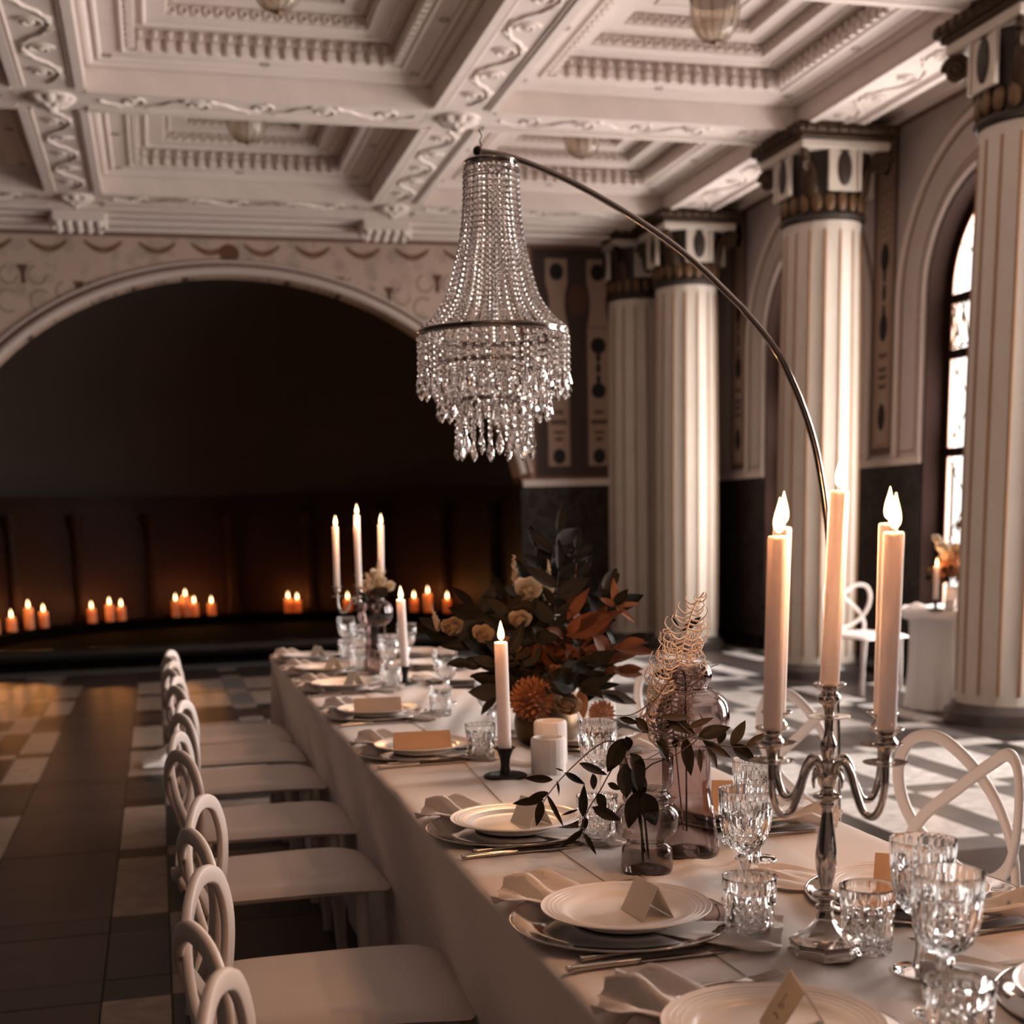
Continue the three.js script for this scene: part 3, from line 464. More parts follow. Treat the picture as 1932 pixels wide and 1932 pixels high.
// ------------------------------------------------------------------ glass bowl lamps in the coffers
{
  const t = thing('ceiling_lamp', 'cut glass bowl lamp in the coffer at top centre right, largest of the four', 'lamp', [3.785, 0, -8.81]);
  obj('canopy', lathe([[0.001, 4.74], [0.06, 4.738], [0.055, 4.715], [0.015, 4.70], [0.012, 4.67]], 20), mat.bronze, t);
  obj('rim', [new THREE.TorusGeometry(0.155, 0.014, 8, 36).rotateX(Math.PI / 2).translate(0, 4.685, 0), cyl(0.158, 0.15, 0.03, 36).translate(0, 4.67, 0)], mat.bronze, t);
  const N = 36, prof = smooth([[0.155, 4.68], [0.158, 4.62], [0.148, 4.55], [0.115, 4.475], [0.06, 4.435], [0.012, 4.425]], 18);
  const bowl = grid(72, 18, (u, v) => { const [r, y] = prof[Math.round(v * 18)]; const k = r * (1 + 0.025 * Math.abs(Math.sin(u * N / 2 * Math.PI * 2 / 2))); return [k * Math.cos(u * Math.PI * 2), y, k * Math.sin(u * Math.PI * 2)]; });
  obj('bowl', bowl, mat.lampGlass, t);
  obj('finial', lathe([[0.001, 4.40], [0.012, 4.408], [0.02, 4.42], [0.03, 4.434], [0.001, 4.436]], 14), mat.bronze, t);
  const ribs = []; for (let i = 0; i < 12; i++) { const a = i / 12 * Math.PI * 2; ribs.push(tube(prof.filter((_, k) => k % 3 === 0).map(([r, y]) => [(r + 0.004) * Math.cos(a), y, (r + 0.004) * Math.sin(a)]), 0.0035, 14, 4)); }
  obj('rib', ribs, mat.bronze, t);
  for (const [x, z, l] of [[0.935, -8.81, 'cut glass bowl lamp cut off by the top edge, above the left coffer'], [0.935, -11.67, 'small cut glass bowl lamp in the far left coffer, behind the cross beam'], [3.785, -11.67, 'small cut glass bowl lamp in the far right coffer, above the lamp arm']]) copyOf(t, [x, 0, z], 0, l);
}

// ------------------------------------------------------------------ dining table, cloth, runner
const TX0 = 0.478, TX1 = 1.283, TZ0 = -6.40, TZ1 = -0.55, TY = 0.752, TCX = 0.88;
{
  const t = thing('dining_table', 'long banquet table hidden under the white tablecloth', 'table', [TCX, 0, (TZ0 + TZ1) / 2]);
  obj('tabletop', boxUV(rbox(0.77, 0.03, TZ1 - TZ0 - 0.05, 0.005, 1).translate(0, 0.728, 0)), mat.wood, t);
  for (const x of [-0.26, 0.26]) for (const z of [-2.7, 0, 2.7]) obj('leg', cyl(0.022, 0.022, 0.713, 12).translate(x, 0, z), mat.blackIron, t);
  // cross section of the cloth from the left hem over the top to the right hem
  const sect = [[-0.330, 0.012], [-0.338, 0.22], [-0.344, 0.46], [-0.374, 0.64], [-0.396, 0.72], [-0.401, 0.742], [-0.392, 0.750], [-0.37, 0.7525]];
  for (let i = 1; i < 14; i++) sect.push([-0.37 + 0.74 * i / 14, 0.7525]);
  sect.push(...sect.slice(0, 8).reverse().map(([x, y]) => [-x, y]));
  const n = sect.length - 1, L = TZ1 - TZ0;
  const f = (u, v) => {
    const k = Math.min(n - 1e-6, v * n), i = Math.floor(k), q = k - i; let x = sect[i][0] * (1 - q) + sect[i + 1][0] * q, y = sect[i][1] * (1 - q) + sect[i + 1][1] * q, z = TZ0 + u * L;
    const drop = Math.max(0, (0.745 - y) / 0.745), s = Math.sign(x);
    x += s * (drop * 0.014 * (Math.sin(z * 7.3) + 0.7 * Math.sin(z * 12.7 + 1.1)) + 0.006 * fbm(z * 2.2, s * 3, 2) * (drop > 0 ? 1 : 0.3));
    const edge = Math.max(0, 1 - Math.abs(Math.abs(x) - 0.39) / 0.12);
    if (drop <= 0) y += 0.0045 * edge * fbm(z * 5, x * 3, 7) + 0.0012 * fbm(x * 14, z * 9, 4);
    return [TCX + x, y, z];
  };
  const end = (z, s) => grid(30, 10, (u, v) => { const x = -0.392 + 0.784 * u, d = 1 - v; return [TCX + x * (1 + 0.12 * d), 0.7525 * v + 0.012 * d, z - s * (d * 0.05 + d * 0.016 * Math.sin(u * 26) - 0.01 * (1 - d))]; });
  const c = obj('tablecloth', [grid(330, 74, f), end(TZ0, 1), end(TZ1, -1)], mat.cloth);
  tag(c, 'white linen tablecloth falling to the floor over the long banquet table', 'tablecloth');
  const run = obj('table_runner', slab(260, 16, (u, v) => {
    const z = TZ0 + 0.25 + u * (L - 0.4), w = 0.36 + 0.03 * Math.sin(z * 2.1), x = TCX + 0.012 * Math.sin(z * 3.1) + (v - 0.5) * w;
    const rip = 0.0075 * (1 + Math.sin((x * 1.0 + 0.35 * z) * 60 + 4 * fbm(z * 1.2, x * 3, 9))) * (0.45 + 0.55 * Math.abs(fbm(z * 1.1, x * 2, 5)) * 2);
    return [x, 0.7545 + rip * 0.85 * (1 - Math.pow(Math.abs(2 * v - 1), 3)), z];
  }, 0.0008), mat.napkin);
  tag(run, 'wrinkled off-white chiffon runner along the middle of the tablecloth', 'table runner');
}

// ------------------------------------------------------------------ chairs with interlaced loop backs
const ORD = ['nearest', 'second', 'third', 'fourth', 'fifth', 'sixth', 'seventh', 'farthest'];
let chair0;
{
  const t = chair0 = thing('loop_back_chair', '', 'chair', [0, 0, 0], 0, 'white loop-back chairs');
  // faces +z: seat from z -0.2 to 0.26, back wraps round behind
  const wrap = (u) => -0.235 + 1.15 * u * u;
  const A = [[-0.205, 0.44], [-0.205, 0.50], [-0.165, 0.59], [-0.06, 0.685], [0.06, 0.765], [0.145, 0.802], [0.208, 0.785], [0.235, 0.72], [0.222, 0.625], [0.165, 0.54], [0.07, 0.485], [-0.02, 0.462], [-0.06, 0.44]];
  for (const s of [1, -1]) obj('back_loop', band(A.map(([u, y]) => [s * u, y, wrap(u) + (s > 0 ? 0.006 : -0.006)]), 0.0085, 0.0155, (q, p) => V(p.x * -2.3, 0, 1).normalize(), 90, 12), mat.chair, t);
  const seat = (() => { const nu = 26, nv = 26; const f = (u, v) => { const a = u * 2 - 1, b = v * 2 - 1; const k = 1 / Math.pow(Math.pow(Math.abs(a), 9) + Math.pow(Math.abs(b), 9) + 1e-9, 1 / 9) * Math.max(Math.abs(a), Math.abs(b)); const x = a * k * 0.222 * (1 + 0.05 * b), z = 0.04 + b * k * 0.258; const e = Math.max(Math.abs(a), Math.abs(b)); return [x, 0.462 - 0.010 * (1 - e * e) - 0.028 * Math.pow(e, 9) - 0.012 * Math.max(0, b) ** 3, z]; };
    const top = grid(nu, nv, f), bot = grid(nu, nv, (u, v) => { const p = f(u, v); return [p[0] * 0.97, 0.462 - 0.045 + 0.006 * Math.max(Math.abs(u * 2 - 1), Math.abs(v * 2 - 1)), p[2] * 0.97 + 0.001]; }); top.index.array.reverse(); top.computeVertexNormals();
    const rim = (g) => grid(60, 1, g); const ed = (fn) => rim((q, s) => { const [u, v] = fn(q), p = f(u, v); return s ? [p[0] * 0.97, 0.423, p[2] * 0.97 + 0.001] : p; });
    return merge([top, bot, ed((q) => [q, 0]), ed((q) => [1 - q, 1]), ed((q) => [0, 1 - q]), ed((q) => [1, q])]); })();
  obj('seat', seat, mat.chair, t);
  for (const [x, z, dx, dz] of [[-0.185, 0.215, -0.01, 0.01], [0.185, 0.215, 0.01, 0.01], [-0.200, -0.165, -0.012, -0.05], [0.200, -0.165, 0.012, -0.05]]) obj('leg', taper([[x, 0.43, z], [x + dx * 0.4, 0.22, z + dz * 0.4], [x + dx, 0.0, z + dz]], 0.019, 0.014, 10, 12), mat.chair, t);
}
const SET_Z = [-1.32, -1.82, -2.465, -3.42, -4.165, -4.91, -5.51, -6.06];
const CHAIR_Z = [-1.44, -1.97, -2.57, -3.5, -4.18, -4.92, -5.52, -6.06];
CHAIR_Z.forEach((z, i) => {
  const label = i === 0 ? 'white loop-back chair at the bottom edge, only the top of its back in view' : `white loop-back chair on the left of the table, ${ORD[i]} from the front of the row`;
  if (i === 0) { chair0.position.set(0.235, 0, z); chair0.rotation.y = Math.PI / 2; chair0.userData.label = label; chair0.userData.group = 'chairs along the left of the table'; }
  else copyOf(chair0, [0.235 + rr(-0.012, 0.012), 0, z], Math.PI / 2 + rr(-0.05, 0.05), label, 'chairs along the left of the table');
});
[[1.62, -2.72, 'white loop-back chair on the right of the table, nearest, beside the candelabrum'], [1.66, -3.62, 'white loop-back chair seen between the arms of the near candelabrum'], [1.55, -4.45, 'white loop-back chair on the right side behind the tall glass vase'], [1.55, -5.3, 'white loop-back chair on the right side behind the rust coloured leaves'], [1.55, -6.0, 'white loop-back chair at the far right end behind the flowers']].forEach(([x, z, l]) => copyOf(chair0, [x, 0, z], -Math.PI / 2 + 0.06, l, 'chairs along the right of the table'));
copyOf(chair0, [5.15, 0, -9.15], 0.25, 'white loop-back chair standing alone by the dark stone dado next to the window', 'spare chair by the window');
{ // crumpled white cloth on the floor beyond the chairs
  const g = slab(60, 30, (u, v) => { const x = (u - 0.5) * 0.9, z = (v - 0.5) * 0.26, e = Math.min(1, 6 * Math.min(u, 1 - u, v, 1 - v)); return [x + 0.03 * fbm(u * 5, v * 3, 1), 0.012 + e * (0.05 + 0.075 * Math.abs(fbm(u * 4, v * 2.4, 3)) * 2 + 0.03 * fbm(u * 14, v * 8, 6)), z + 0.05 * fbm(u * 4, v * 2, 8)]; }, 0.004);
  const c = obj('white_cloth', g, mat.whiteCloth); c.position.set(0.28, 0, -7.95); tag(c, 'crumpled white cloth lying on the dark floor beyond the left chairs', 'cloth');
}

// ------------------------------------------------------------------ place settings
const plateProf = smooth([[0.001, 0.010], [0.075, 0.010], [0.088, 0.0125], [0.098, 0.019], [0.112, 0.0225], [0.128, 0.0255], [0.1325, 0.0275], [0.1325, 0.0250], [0.112, 0.0190], [0.098, 0.0150], [0.084, 0.0062], [0.082, 0.0], [0.07, 0.0], [0.068, 0.006], [0.001, 0.006]].map(([r, y]) => [r * 0.965, y * 0.82]), 60);
const side = (s) => (s > 0 ? 'left' : 'right');
function settingName(s, i) { return s > 0 ? `${ORD[i]} left-hand setting` : `${ORD[i]} right-hand setting`; }
const src = {};
function once(key, make, pos, turn, label, group) {
  if (!src[key]) { const o = src[key] = make(); o.position.set(...pos); o.rotation.y = turn; o.userData.label = label; o.userData.group = group; return o; }
  return copyOf(src[key], pos, turn, label, group);
}
const mkCharger = () => { const t = thing('charger_plate', '', 'charger'); obj('dish', lathe(smooth([[0.001, 0.0035], [0.105, 0.0035], [0.13, 0.006], [0.158, 0.012], [0.165, 0.013], [0.165, 0.0105], [0.155, 0.0085], [0.13, 0.0015], [0.1, 0.0], [0.001, 0.0]], 40), 64), mat.chargerGlass, t); obj('rim_band', new THREE.TorusGeometry(0.165, 0.0018, 6, 72).rotateX(Math.PI / 2).translate(0, 0.0125, 0), mat.steel, t); return t; };
const mkPlate = () => { const t = thing('dinner_plate', '', 'plate'); obj('dish', lathe(plateProf, 72), mat.china, t); const r = []; for (const k of [0.104, 0.111, 0.118]) r.push(new THREE.TorusGeometry(k, 0.0007, 5, 72).rotateX(Math.PI / 2).translate(0, 0.0176 + (k - 0.104) * 0.18, 0)); obj('rim_relief', r, mat.china, t); return t; };
const mkKnife = (len, blade) => () => {
  const t = thing(blade ? 'table_knife' : 'dessert_knife', '', 'knife'); const h = len * 0.44;
  obj('handle', band([[0, 0.0045, 0], [h * 0.15, 0.005, 0], [h * 0.6, 0.005, 0], [h, 0.0045, 0]], (q) => 0.0075 - 0.003 * q, 0.0038, () => V(0, 0, 1), 16, 10), mat.steel, t);
  const s = new THREE.Shape(); s.moveTo(0, -0.004); s.lineTo(len * 0.5, -0.008); s.quadraticCurveTo(len * 0.56, -0.004, len * 0.56, 0.004); s.lineTo(0, 0.005); s.closePath();
  obj('blade', extrude(s, 0.0016, 0.0004).rotateX(-Math.PI / 2).translate(h, 0.0035, 0), mat.steel, t); return t;
};
const mkFork = () => { const t = thing('fork', '', 'fork'); obj('handle', band([[0, 0.004, 0], [0.05, 0.005, 0], [0.10, 0.006, 0], [0.125, 0.0055, 0]], (q) => 0.0075 - 0.0048 * q, 0.0022, () => V(0, 0, 1), 14, 8), mat.steel, t); obj('neck', band([[0.122, 0.0055, 0], [0.135, 0.0045, 0], [0.148, 0.004, 0]], (q) => 0.003 + 0.008 * q, 0.0015, () => V(0, 0, 1), 8, 8), mat.steel, t); for (let i = 0; i < 4; i++) obj('tine', taper([[0.146, 0.004, -0.0085 + i * 0.0057], [0.17, 0.005, -0.0085 + i * 0.0057], [0.195, 0.009, -0.0085 + i * 0.0057]], 0.0018, 0.0008, 6, 5), mat.steel, t); return t; };
const mkNapkin = () => {                                            // chiffon square drawn out under the plate, both ends in soft folds
  const p = curve([[-0.140, 0.012, -0.175], [-0.10, 0.016, -0.145], [-0.06, 0.013, -0.105], [-0.04, 0.0065, -0.075], [0, 0.0052, 0], [0.05, 0.0052, 0.06], [0.09, 0.009, 0.105], [0.13, 0.010, 0.14], [0.175, 0.006, 0.165]]);
  const g = slab(64, 26, (u, v) => {
    const c = p.getPointAt(u), d = p.getTangentAt(u), side = V(-d.z, 0, d.x).normalize(), e = Math.max(0, Math.min(1, Math.abs(u - 0.52) * 4 - 0.75)), e2 = e * e * (u < 0.5 ? 1 : 0.55), w = 0.04 + 0.022 * e + 0.010 * Math.sin(u * 9);
    const k = (v - 0.5) * 2, fold = e2 * (0.014 * Math.sin(k * 6.5 + u * 7) + 0.009 * Math.sin(k * 11 - u * 13 + 1)) + e2 * 0.018 * fbm(u * 5, v * 4, 3);
    return [c.x + side.x * k * w + 0.014 * e * fbm(u * 6, v * 5, 9), Math.max(e > 0 ? 0.0035 : 0.0045, c.y + fold + 0.010 * e2), c.z + side.z * k * w + 0.014 * e * fbm(u * 6, v * 5, 14)];
  }, 0.001);
  const t = obj('napkin', g, mat.napkin); return tag(t, '', 'napkin');
};
const scribble = canvasTex(128, 96, (g, w, h) => { g.fillStyle = '#cbb79c'; g.fillRect(0, 0, w, h); g.strokeStyle = '#6b4a3c'; g.lineWidth = 2.4; g.beginPath(); g.moveTo(44, 52); g.bezierCurveTo(48, 30, 56, 22, 58, 30); g.bezierCurveTo(60, 42, 44, 54, 52, 52); g.bezierCurveTo(60, 50, 62, 40, 68, 42); g.bezierCurveTo(66, 56, 74, 46, 80, 42); g.moveTo(46, 66); g.bezierCurveTo(58, 60, 70, 62, 84, 64); g.stroke(); });
const cardInk = std({ map: scribble, roughness: 0.9 });
const mkCard = (w, h, spread, m, ink) => () => {
  const t = thing('place_card', '', 'place card'); const a = Math.atan2(spread, h), len = Math.hypot(h, spread);
  for (const s of [-1, 1]) { const g = new THREE.BoxGeometry(0.0009, len, w).translate(0, -len / 2, 0).rotateZ(s * a).translate(0, h, 0); const p = obj('leaf', g, m, t); if (ink && s < 0) { const q = obj('writing', new THREE.PlaneGeometry(w * 0.98, len * 0.98).rotateY(-Math.PI / 2).translate(-0.0007, -len / 2, 0).rotateZ(s * a).translate(0, h, 0), cardInk, p); } }
  return t;
};
function placeSetting(s, i) {
  const z = SET_Z[i] + (s < 0 ? 0.03 : 0), px = s > 0 ? 0.642 : 1.09, n = settingName(s, i), y = TY + 0.002, turn = s > 0 ? 0 : Math.PI, far = i > 5;
  once('charger', mkCharger, [px - s * 0.012, y, z + 0.01], 0, `smoky glass charger under the plate of the ${n}`, 'glass chargers');
  once('napkin', mkNapkin, [px, y, z], turn, `sheer white napkin drawn under the plate of the ${n}`, 'sheer napkins');
  once('plate', mkPlate, [px, y + 0.0062, z], 0, `white wide-rimmed plate of the ${n}`, 'white dinner plates');
  const cy = y + 0.0062 + 0.0086, wide = s > 0 && (i === 3 || i === 4);
  if (wide) once('cardWide', mkCard(0.15, 0.042, 0.028, mat.kraft, false), [px + 0.0, cy, z - 0.005], Math.PI / 2 - 0.12, `wide tan folded card standing on the plate of the ${n}`, 'wide tan cards');
  else if (s > 0 && i === 0) once('cardInk', mkCard(0.075, 0.062, 0.036, mat.cardPaper, true), [px + 0.025, cy, z + 0.01], -0.25, 'small beige tent card with handwriting on the plate at the bottom edge', 'tent place cards');
  else if (s > 0) once('card', mkCard(0.072, 0.05, 0.026, mat.cardPaper, false), [px + 0.028, cy, z + 0.015], i === 1 ? 0.12 : 0.3, `small beige tent card on the plate of the ${n}`, 'tent place cards');
  else if (i < 3) once('cardTan', mkCard(0.078, 0.055, 0.028, mat.kraft, false), [px, cy, z - 0.01], i === 1 ? 0.95 : 1.1, `tan tent card on the plate of the ${n}`, 'tan tent cards');
  const kx = px - s * 0.15, d = s > 0 ? 1 : -1;
  if (!(s < 0 && far)) {
    once('knife', mkKnife(0.24, true), [kx, y - 0.001, z + d * 0.187], s > 0 ? 0.03 : Math.PI + 0.05, `steel knife nearest the table edge at the ${n}`, 'knives');
    once('knife2', mkKnife(0.205, false), [kx + s * 0.03, y - 0.001, z + d * 0.150], s > 0 ? 0.06 : Math.PI + 0.02, `shorter steel knife beside the plate of the ${n}`, 'dessert knives');
    if (i < 4) once('fork', mkFork, [kx + s * 0.065, y - 0.001, z - d * 0.185], s > 0 ? 0.1 : Math.PI + 0.1, `steel fork beside the plate of the ${n}`, 'forks');
  }
}
for (let i = 0; i < 8; i++) placeSetting(1, i);
for (const i of [0, 1, 2, 3, 5, 6, 7]) placeSetting(-1, i);

// ------------------------------------------------------------------ cut crystal
function cutSurface(prof, N, cuts) {                                   // outer wall with cuts, inner wall plain, one closed skin
  const nu = N, outer = prof.out, inner = prof.in;
  const f = (list, cut) => (u, v) => { const k = v * (list.length - 1), i = Math.min(list.length - 2, Math.floor(k)), q = k - i, r0 = list[i][0] * (1 - q) + list[i + 1][0] * q, y = list[i][1] * (1 - q) + list[i + 1][1] * q; const r = r0 - (cut ? cuts(u * Math.PI * 2, y, r0) : 0), a = u * Math.PI * 2; return [r * Math.cos(a), y, r * Math.sin(a)]; };
  return merge([toCreasedNormals(grid(nu, 66, f(outer, true)), 0.42), grid(64, 24, f(inner, false))]);
}
const tri = (x) => Math.abs(2 * (x / (Math.PI * 2) - Math.floor(x / (Math.PI * 2) + 0.5)));
const mkTumbler = () => {
  const t = thing('tumbler', '', 'tumbler');
  const out = smooth([[0.001, 0.0], [0.031, 0.0], [0.034, 0.004], [0.0365, 0.05], [0.039, 0.092]], 60), inn = [...smooth([[0.039, 0.092], [0.0372, 0.092], [0.0345, 0.05], [0.031, 0.016], [0.001, 0.013]], 24)];
  obj('bowl', cutSurface({ out, in: inn }, 168, (a, y, r) => (y < 0.004 || r < 0.03 ? 0 : y < 0.052 ? 0.0034 * Math.max(tri(a * 14 + y * 330), tri(a * 14 - y * 330)) : 0.0036 * tri(a * 14) * Math.max(0, Math.min(1, (0.078 - y) / 0.012)))), mat.cutGlass, t);
  return t;
};
const mkGoblet = () => {
  const t = thing('goblet', '', 'goblet');
  const out = smooth([[0.001, 0.074], [0.010, 0.075], [0.022, 0.083], [0.034, 0.1], [0.0395, 0.125], [0.0425, 0.178]], 60), inn = smooth([[0.0425, 0.178], [0.0409, 0.178], [0.0375, 0.125], [0.031, 0.102], [0.018, 0.088], [0.001, 0.084]], 24);
  obj('bowl', cutSurface({ out, in: inn }, 168, (a, y, r) => (y > 0.156 ? 0 : y > 0.112 ? 0.0042 * tri(a * 14) * Math.min(1, (0.156 - y) / 0.014) : 0.0034 * Math.max(tri(a * 14 + y * 300), tri(a * 14 - y * 300))) * Math.min(1, r / 0.034)), mat.cutGlass, t);
  obj('stem', new THREE.LatheGeometry(smooth([[0.001, 0.075], [0.010, 0.0745], [0.0115, 0.066], [0.0075, 0.052], [0.0062, 0.03], [0.0085, 0.012], [0.011, 0.006]], 24).map(([r, y]) => new THREE.Vector2(r, y)), 8), mat.cutGlass, t);
  obj('foot', lathe(smooth([[0.001, 0.009], [0.012, 0.007], [0.03, 0.0035], [0.036, 0.0022], [0.036, 0.0], [0.001, 0.0]], 20), 40), mat.cutGlass, t);
  return t;
};
const GL = [[0, 'g', 0.865, -1.325], [0, 't', 0.805, -1.205], [1, 'g', 0.852, -1.855], [1, 't', 0.776, -1.675], [2, 'g', 0.865, -2.62], [2, 't', 0.752, -2.285], [3, 'g', 0.858, -3.535], [3, 't', 0.757, -3.235], [4, 'g', 0.90, -4.33], [4, 't', 0.822, -4.05], [5, 'g', 0.83, -5.05], [5, 't', 0.79, -4.78], [6, 'g', 0.80, -5.62], [6, 't', 0.765, -5.40], [7, 'g', 0.82, -6.16], [7, 't', 0.785, -5.92]];
for (const [i, k, x, z] of GL) once(k, k === 'g' ? mkGoblet : mkTumbler, [x, TY + 0.006, z], rr(0, 6), k === 'g' ? `cut crystal goblet belonging to the ${settingName(1, i)}` : `cut crystal tumbler belonging to the ${settingName(1, i)}`, k === 'g' ? 'crystal goblets' : 'crystal tumblers');
for (const [i, k, x, z] of [[0, 'g', 0.925, -1.475], [0, 't', 0.905, -1.575], [1, 'g', 0.975, -2.08], [1, 't', 1.0, -2.2], [6, 'g', 1.0, -5.6], [7, 't', 1.02, -6.05]]) once(k, null, [x, TY + 0.006, z], rr(0, 6), k === 'g' ? `cut crystal goblet belonging to the ${settingName(-1, i)}` : `cut crystal tumbler belonging to the ${settingName(-1, i)}`, k === 'g' ? 'crystal goblets' : 'crystal tumblers');

// ------------------------------------------------------------------ candles and holders
const flameGeo = (h, r) => lathe(smooth([[0.0005, 0], [r * 0.75, h * 0.10], [r, h * 0.28], [r * 0.8, h * 0.52], [r * 0.38, h * 0.78], [0.0004, h]], 18), 14);
function mkCandle(name, r0, r1, h, fl, wax = mat.wax) {
  return () => {
    const t = thing(name, '', 'candle'); const s = h;
    obj('wax', lathe([[0.0005, 0], [r0, 0], [r0, 0.002], [(r0 + r1) / 2, s * 0.5], [r1, s - 0.004], [r1 * 0.93, s - 0.0005], [r1 * 0.8, s], [r1 * 0.6, s - 0.003], [r1 * 0.2, s - 0.005], [0.0005, s - 0.005]], 28), wax, t);
    obj('wick', taper([[0, s - 0.006, 0], [0.0004, s + 0.004, 0], [0.0015, s + fl * 0.22, 0.0004]], 0.0011, 0.0008, 6, 6), mat.wick, t);
    if (fl > 0) {
      const f = obj('flame', flameGeo(fl, fl * 0.17), mat.flame, t); f.position.set(0.0012, s + fl * 0.08, 0);
      const l = new THREE.PointLight(new THREE.Color().setRGB(...FLAME_RGB), CANDLE); l.name = 'candle_flame_light'; l.position.set(0.0012, s + fl * 0.45, 0); l.castShadow = true; l.shadow.radius = 0.35; t.add(l);
    }
    return t;
  };
}
function candle(key, mk, pos, tilt, label, group) { const c = once(key, mk, pos, 0, label, group); c.rotation.set(tilt[1] ?? 0, 0, -(tilt[0] ?? 0)); return c; }

// five-armed silver candelabrum
const ARM_R = 0.100;
const mkCandelabrum = () => {
  const t = thing('candelabrum', '', 'candelabrum');
  const foot = (() => { const n = 8, prof = [[0.001, 0.063], [0.0085, 0.063], [0.0115, 0.054], [0.0125, 0.050], [0.0125, 0.047], [0.019, 0.039], [0.031, 0.027], [0.0435, 0.0195], [0.0475, 0.0185], [0.0485, 0.0165], [0.0465, 0.014], [0.0465, 0.006], [0.050, 0.003], [0.050, 0], [0.001, 0]]; const g = new THREE.LatheGeometry(prof.map(([r, y]) => new THREE.Vector2(r, y)), n); return toCreasedNormals(g, 0.5); })();
  obj('foot', foot, mat.silver, t);
  obj('stem', lathe(smooth([[0.008, 0.058], [0.0135, 0.062], [0.0135, 0.066], [0.008, 0.07], [0.018, 0.079], [0.018, 0.083], [0.0095, 0.088], [0.0085, 0.094], [0.0125, 0.112], [0.0145, 0.132], [0.0125, 0.155], [0.0085, 0.185], [0.0072, 0.20], [0.010, 0.206], [0.010, 0.211], [0.0185, 0.2165], [0.0185, 0.2195], [0.009, 0.226], [0.0125, 0.236], [0.015, 0.246], [0.015, 0.252], [0.012, 0.258], [0.0075, 0.266], [0.0105, 0.283], [0.0105, 0.29], [0.0062, 0.302], [0.0062, 0.322]], 150), 32), mat.silver, t);
  const cupG = lathe(smooth([[0.0005, 0.0], [0.006, 0.0], [0.027, 0.003], [0.0285, 0.0045], [0.027, 0.0045], [0.007, 0.005], [0.0065, 0.010], [0.0085, 0.018], [0.0145, 0.025], [0.0148, 0.030], [0.0105, 0.037], [0.0155, 0.0435], [0.0215, 0.0462], [0.0215, 0.048], [0.0130, 0.047], [0.0125, 0.043], [0.0005, 0.042]], 90), 28);
  const c0 = obj('candle_cup', cupG, mat.silver, t); c0.position.y = 0.322;
  for (let k = 0; k < 4; k++) {
    const a = k * Math.PI / 2, c = Math.cos(a), s = Math.sin(a), P = (r, y) => [c * r, y, s * r];
    obj('arm', tube([P(0.010, 0.243), P(0.016, 0.262), P(0.028, 0.268), P(0.040, 0.256), P(0.052, 0.228), P(0.066, 0.206), P(0.082, 0.204), P(0.094, 0.220), P(0.0995, 0.245), P(ARM_R, 0.276)], 0.0052, 60, 10), mat.silver, t);
    obj('scroll_leaf', taper([P(0.012, 0.247), P(0.020, 0.252), P(0.026, 0.244), P(0.025, 0.232)], 0.0045, 0.0015, 12, 8), mat.silver, t);
    const cup = obj('candle_cup', cupG, mat.silver, t); cup.position.set(c * ARM_R, 0.274, s * ARM_R);
  }
  return t;
};
const TT = TY + 0.0085;                                              // top of the runner
const CUP_C = 0.322 + 0.0425, CUP_A = 0.274 + 0.0425;
function candelabrum(pos, turn, label, spec, group) {
  once('candelabrum', mkCandelabrum, pos, -turn, label, group);
  spec.forEach(([k, h, tilt, lab]) => {
    const r = k < 0 ? 0 : ARM_R, a = turn + k * Math.PI / 2;
    const p = [pos[0] + r * Math.cos(a) * (k < 0 ? 0 : 1), pos[1] + (k < 0 ? CUP_C : CUP_A), pos[2] + r * Math.sin(a) * (k < 0 ? 0 : 1)];
    candle('taper' + h, mkCandle('taper_candle', 0.0122, 0.0128, h, 0.044), p, tilt, lab, 'tapers of the candelabra');
  });
}
candelabrum([0.844, TT, -1.58], 73.1 * D2R, 'five-armed silver candelabrum standing in the foreground right of the vases', [
  [-1, 0.254, [0.035, 0], 'tallest lit taper, in the middle cup of the near candelabrum'],
  [0, 0.249, [0.012, 0], 'front lit taper on the right arm of the near candelabrum'],
  [1, 0.247, [0.02, 0], 'front lit taper on the left arm of the near candelabrum'],
  [2, 0.257, [0.02, 0], 'taper hidden behind the front left one on the near candelabrum'],
  [3, 0.259, [0.006, 0], 'taper hidden behind the front right one on the near candelabrum']], 'silver candelabra');
candelabrum([0.872, TT, -6.05], 8.2 * D2R, 'five-armed silver candelabrum at the far end of the table behind the frosted vase', [
  [-1, 0.272, [0.01, 0], 'highest lit taper at the middle of the far candelabrum'],
  [0, 0.275, [0.03, 0], 'lit taper on the right arm of the far candelabrum'],
  [1, 0.268, [0, 0], 'lit taper on the front arm of the far candelabrum'],
  [2, 0.272, [0.02, 0], 'lit taper on the left arm of the far candelabrum'],
  [3, 0.262, [0, 0], 'taper on the rear arm of the far candelabrum']], 'silver candelabra');

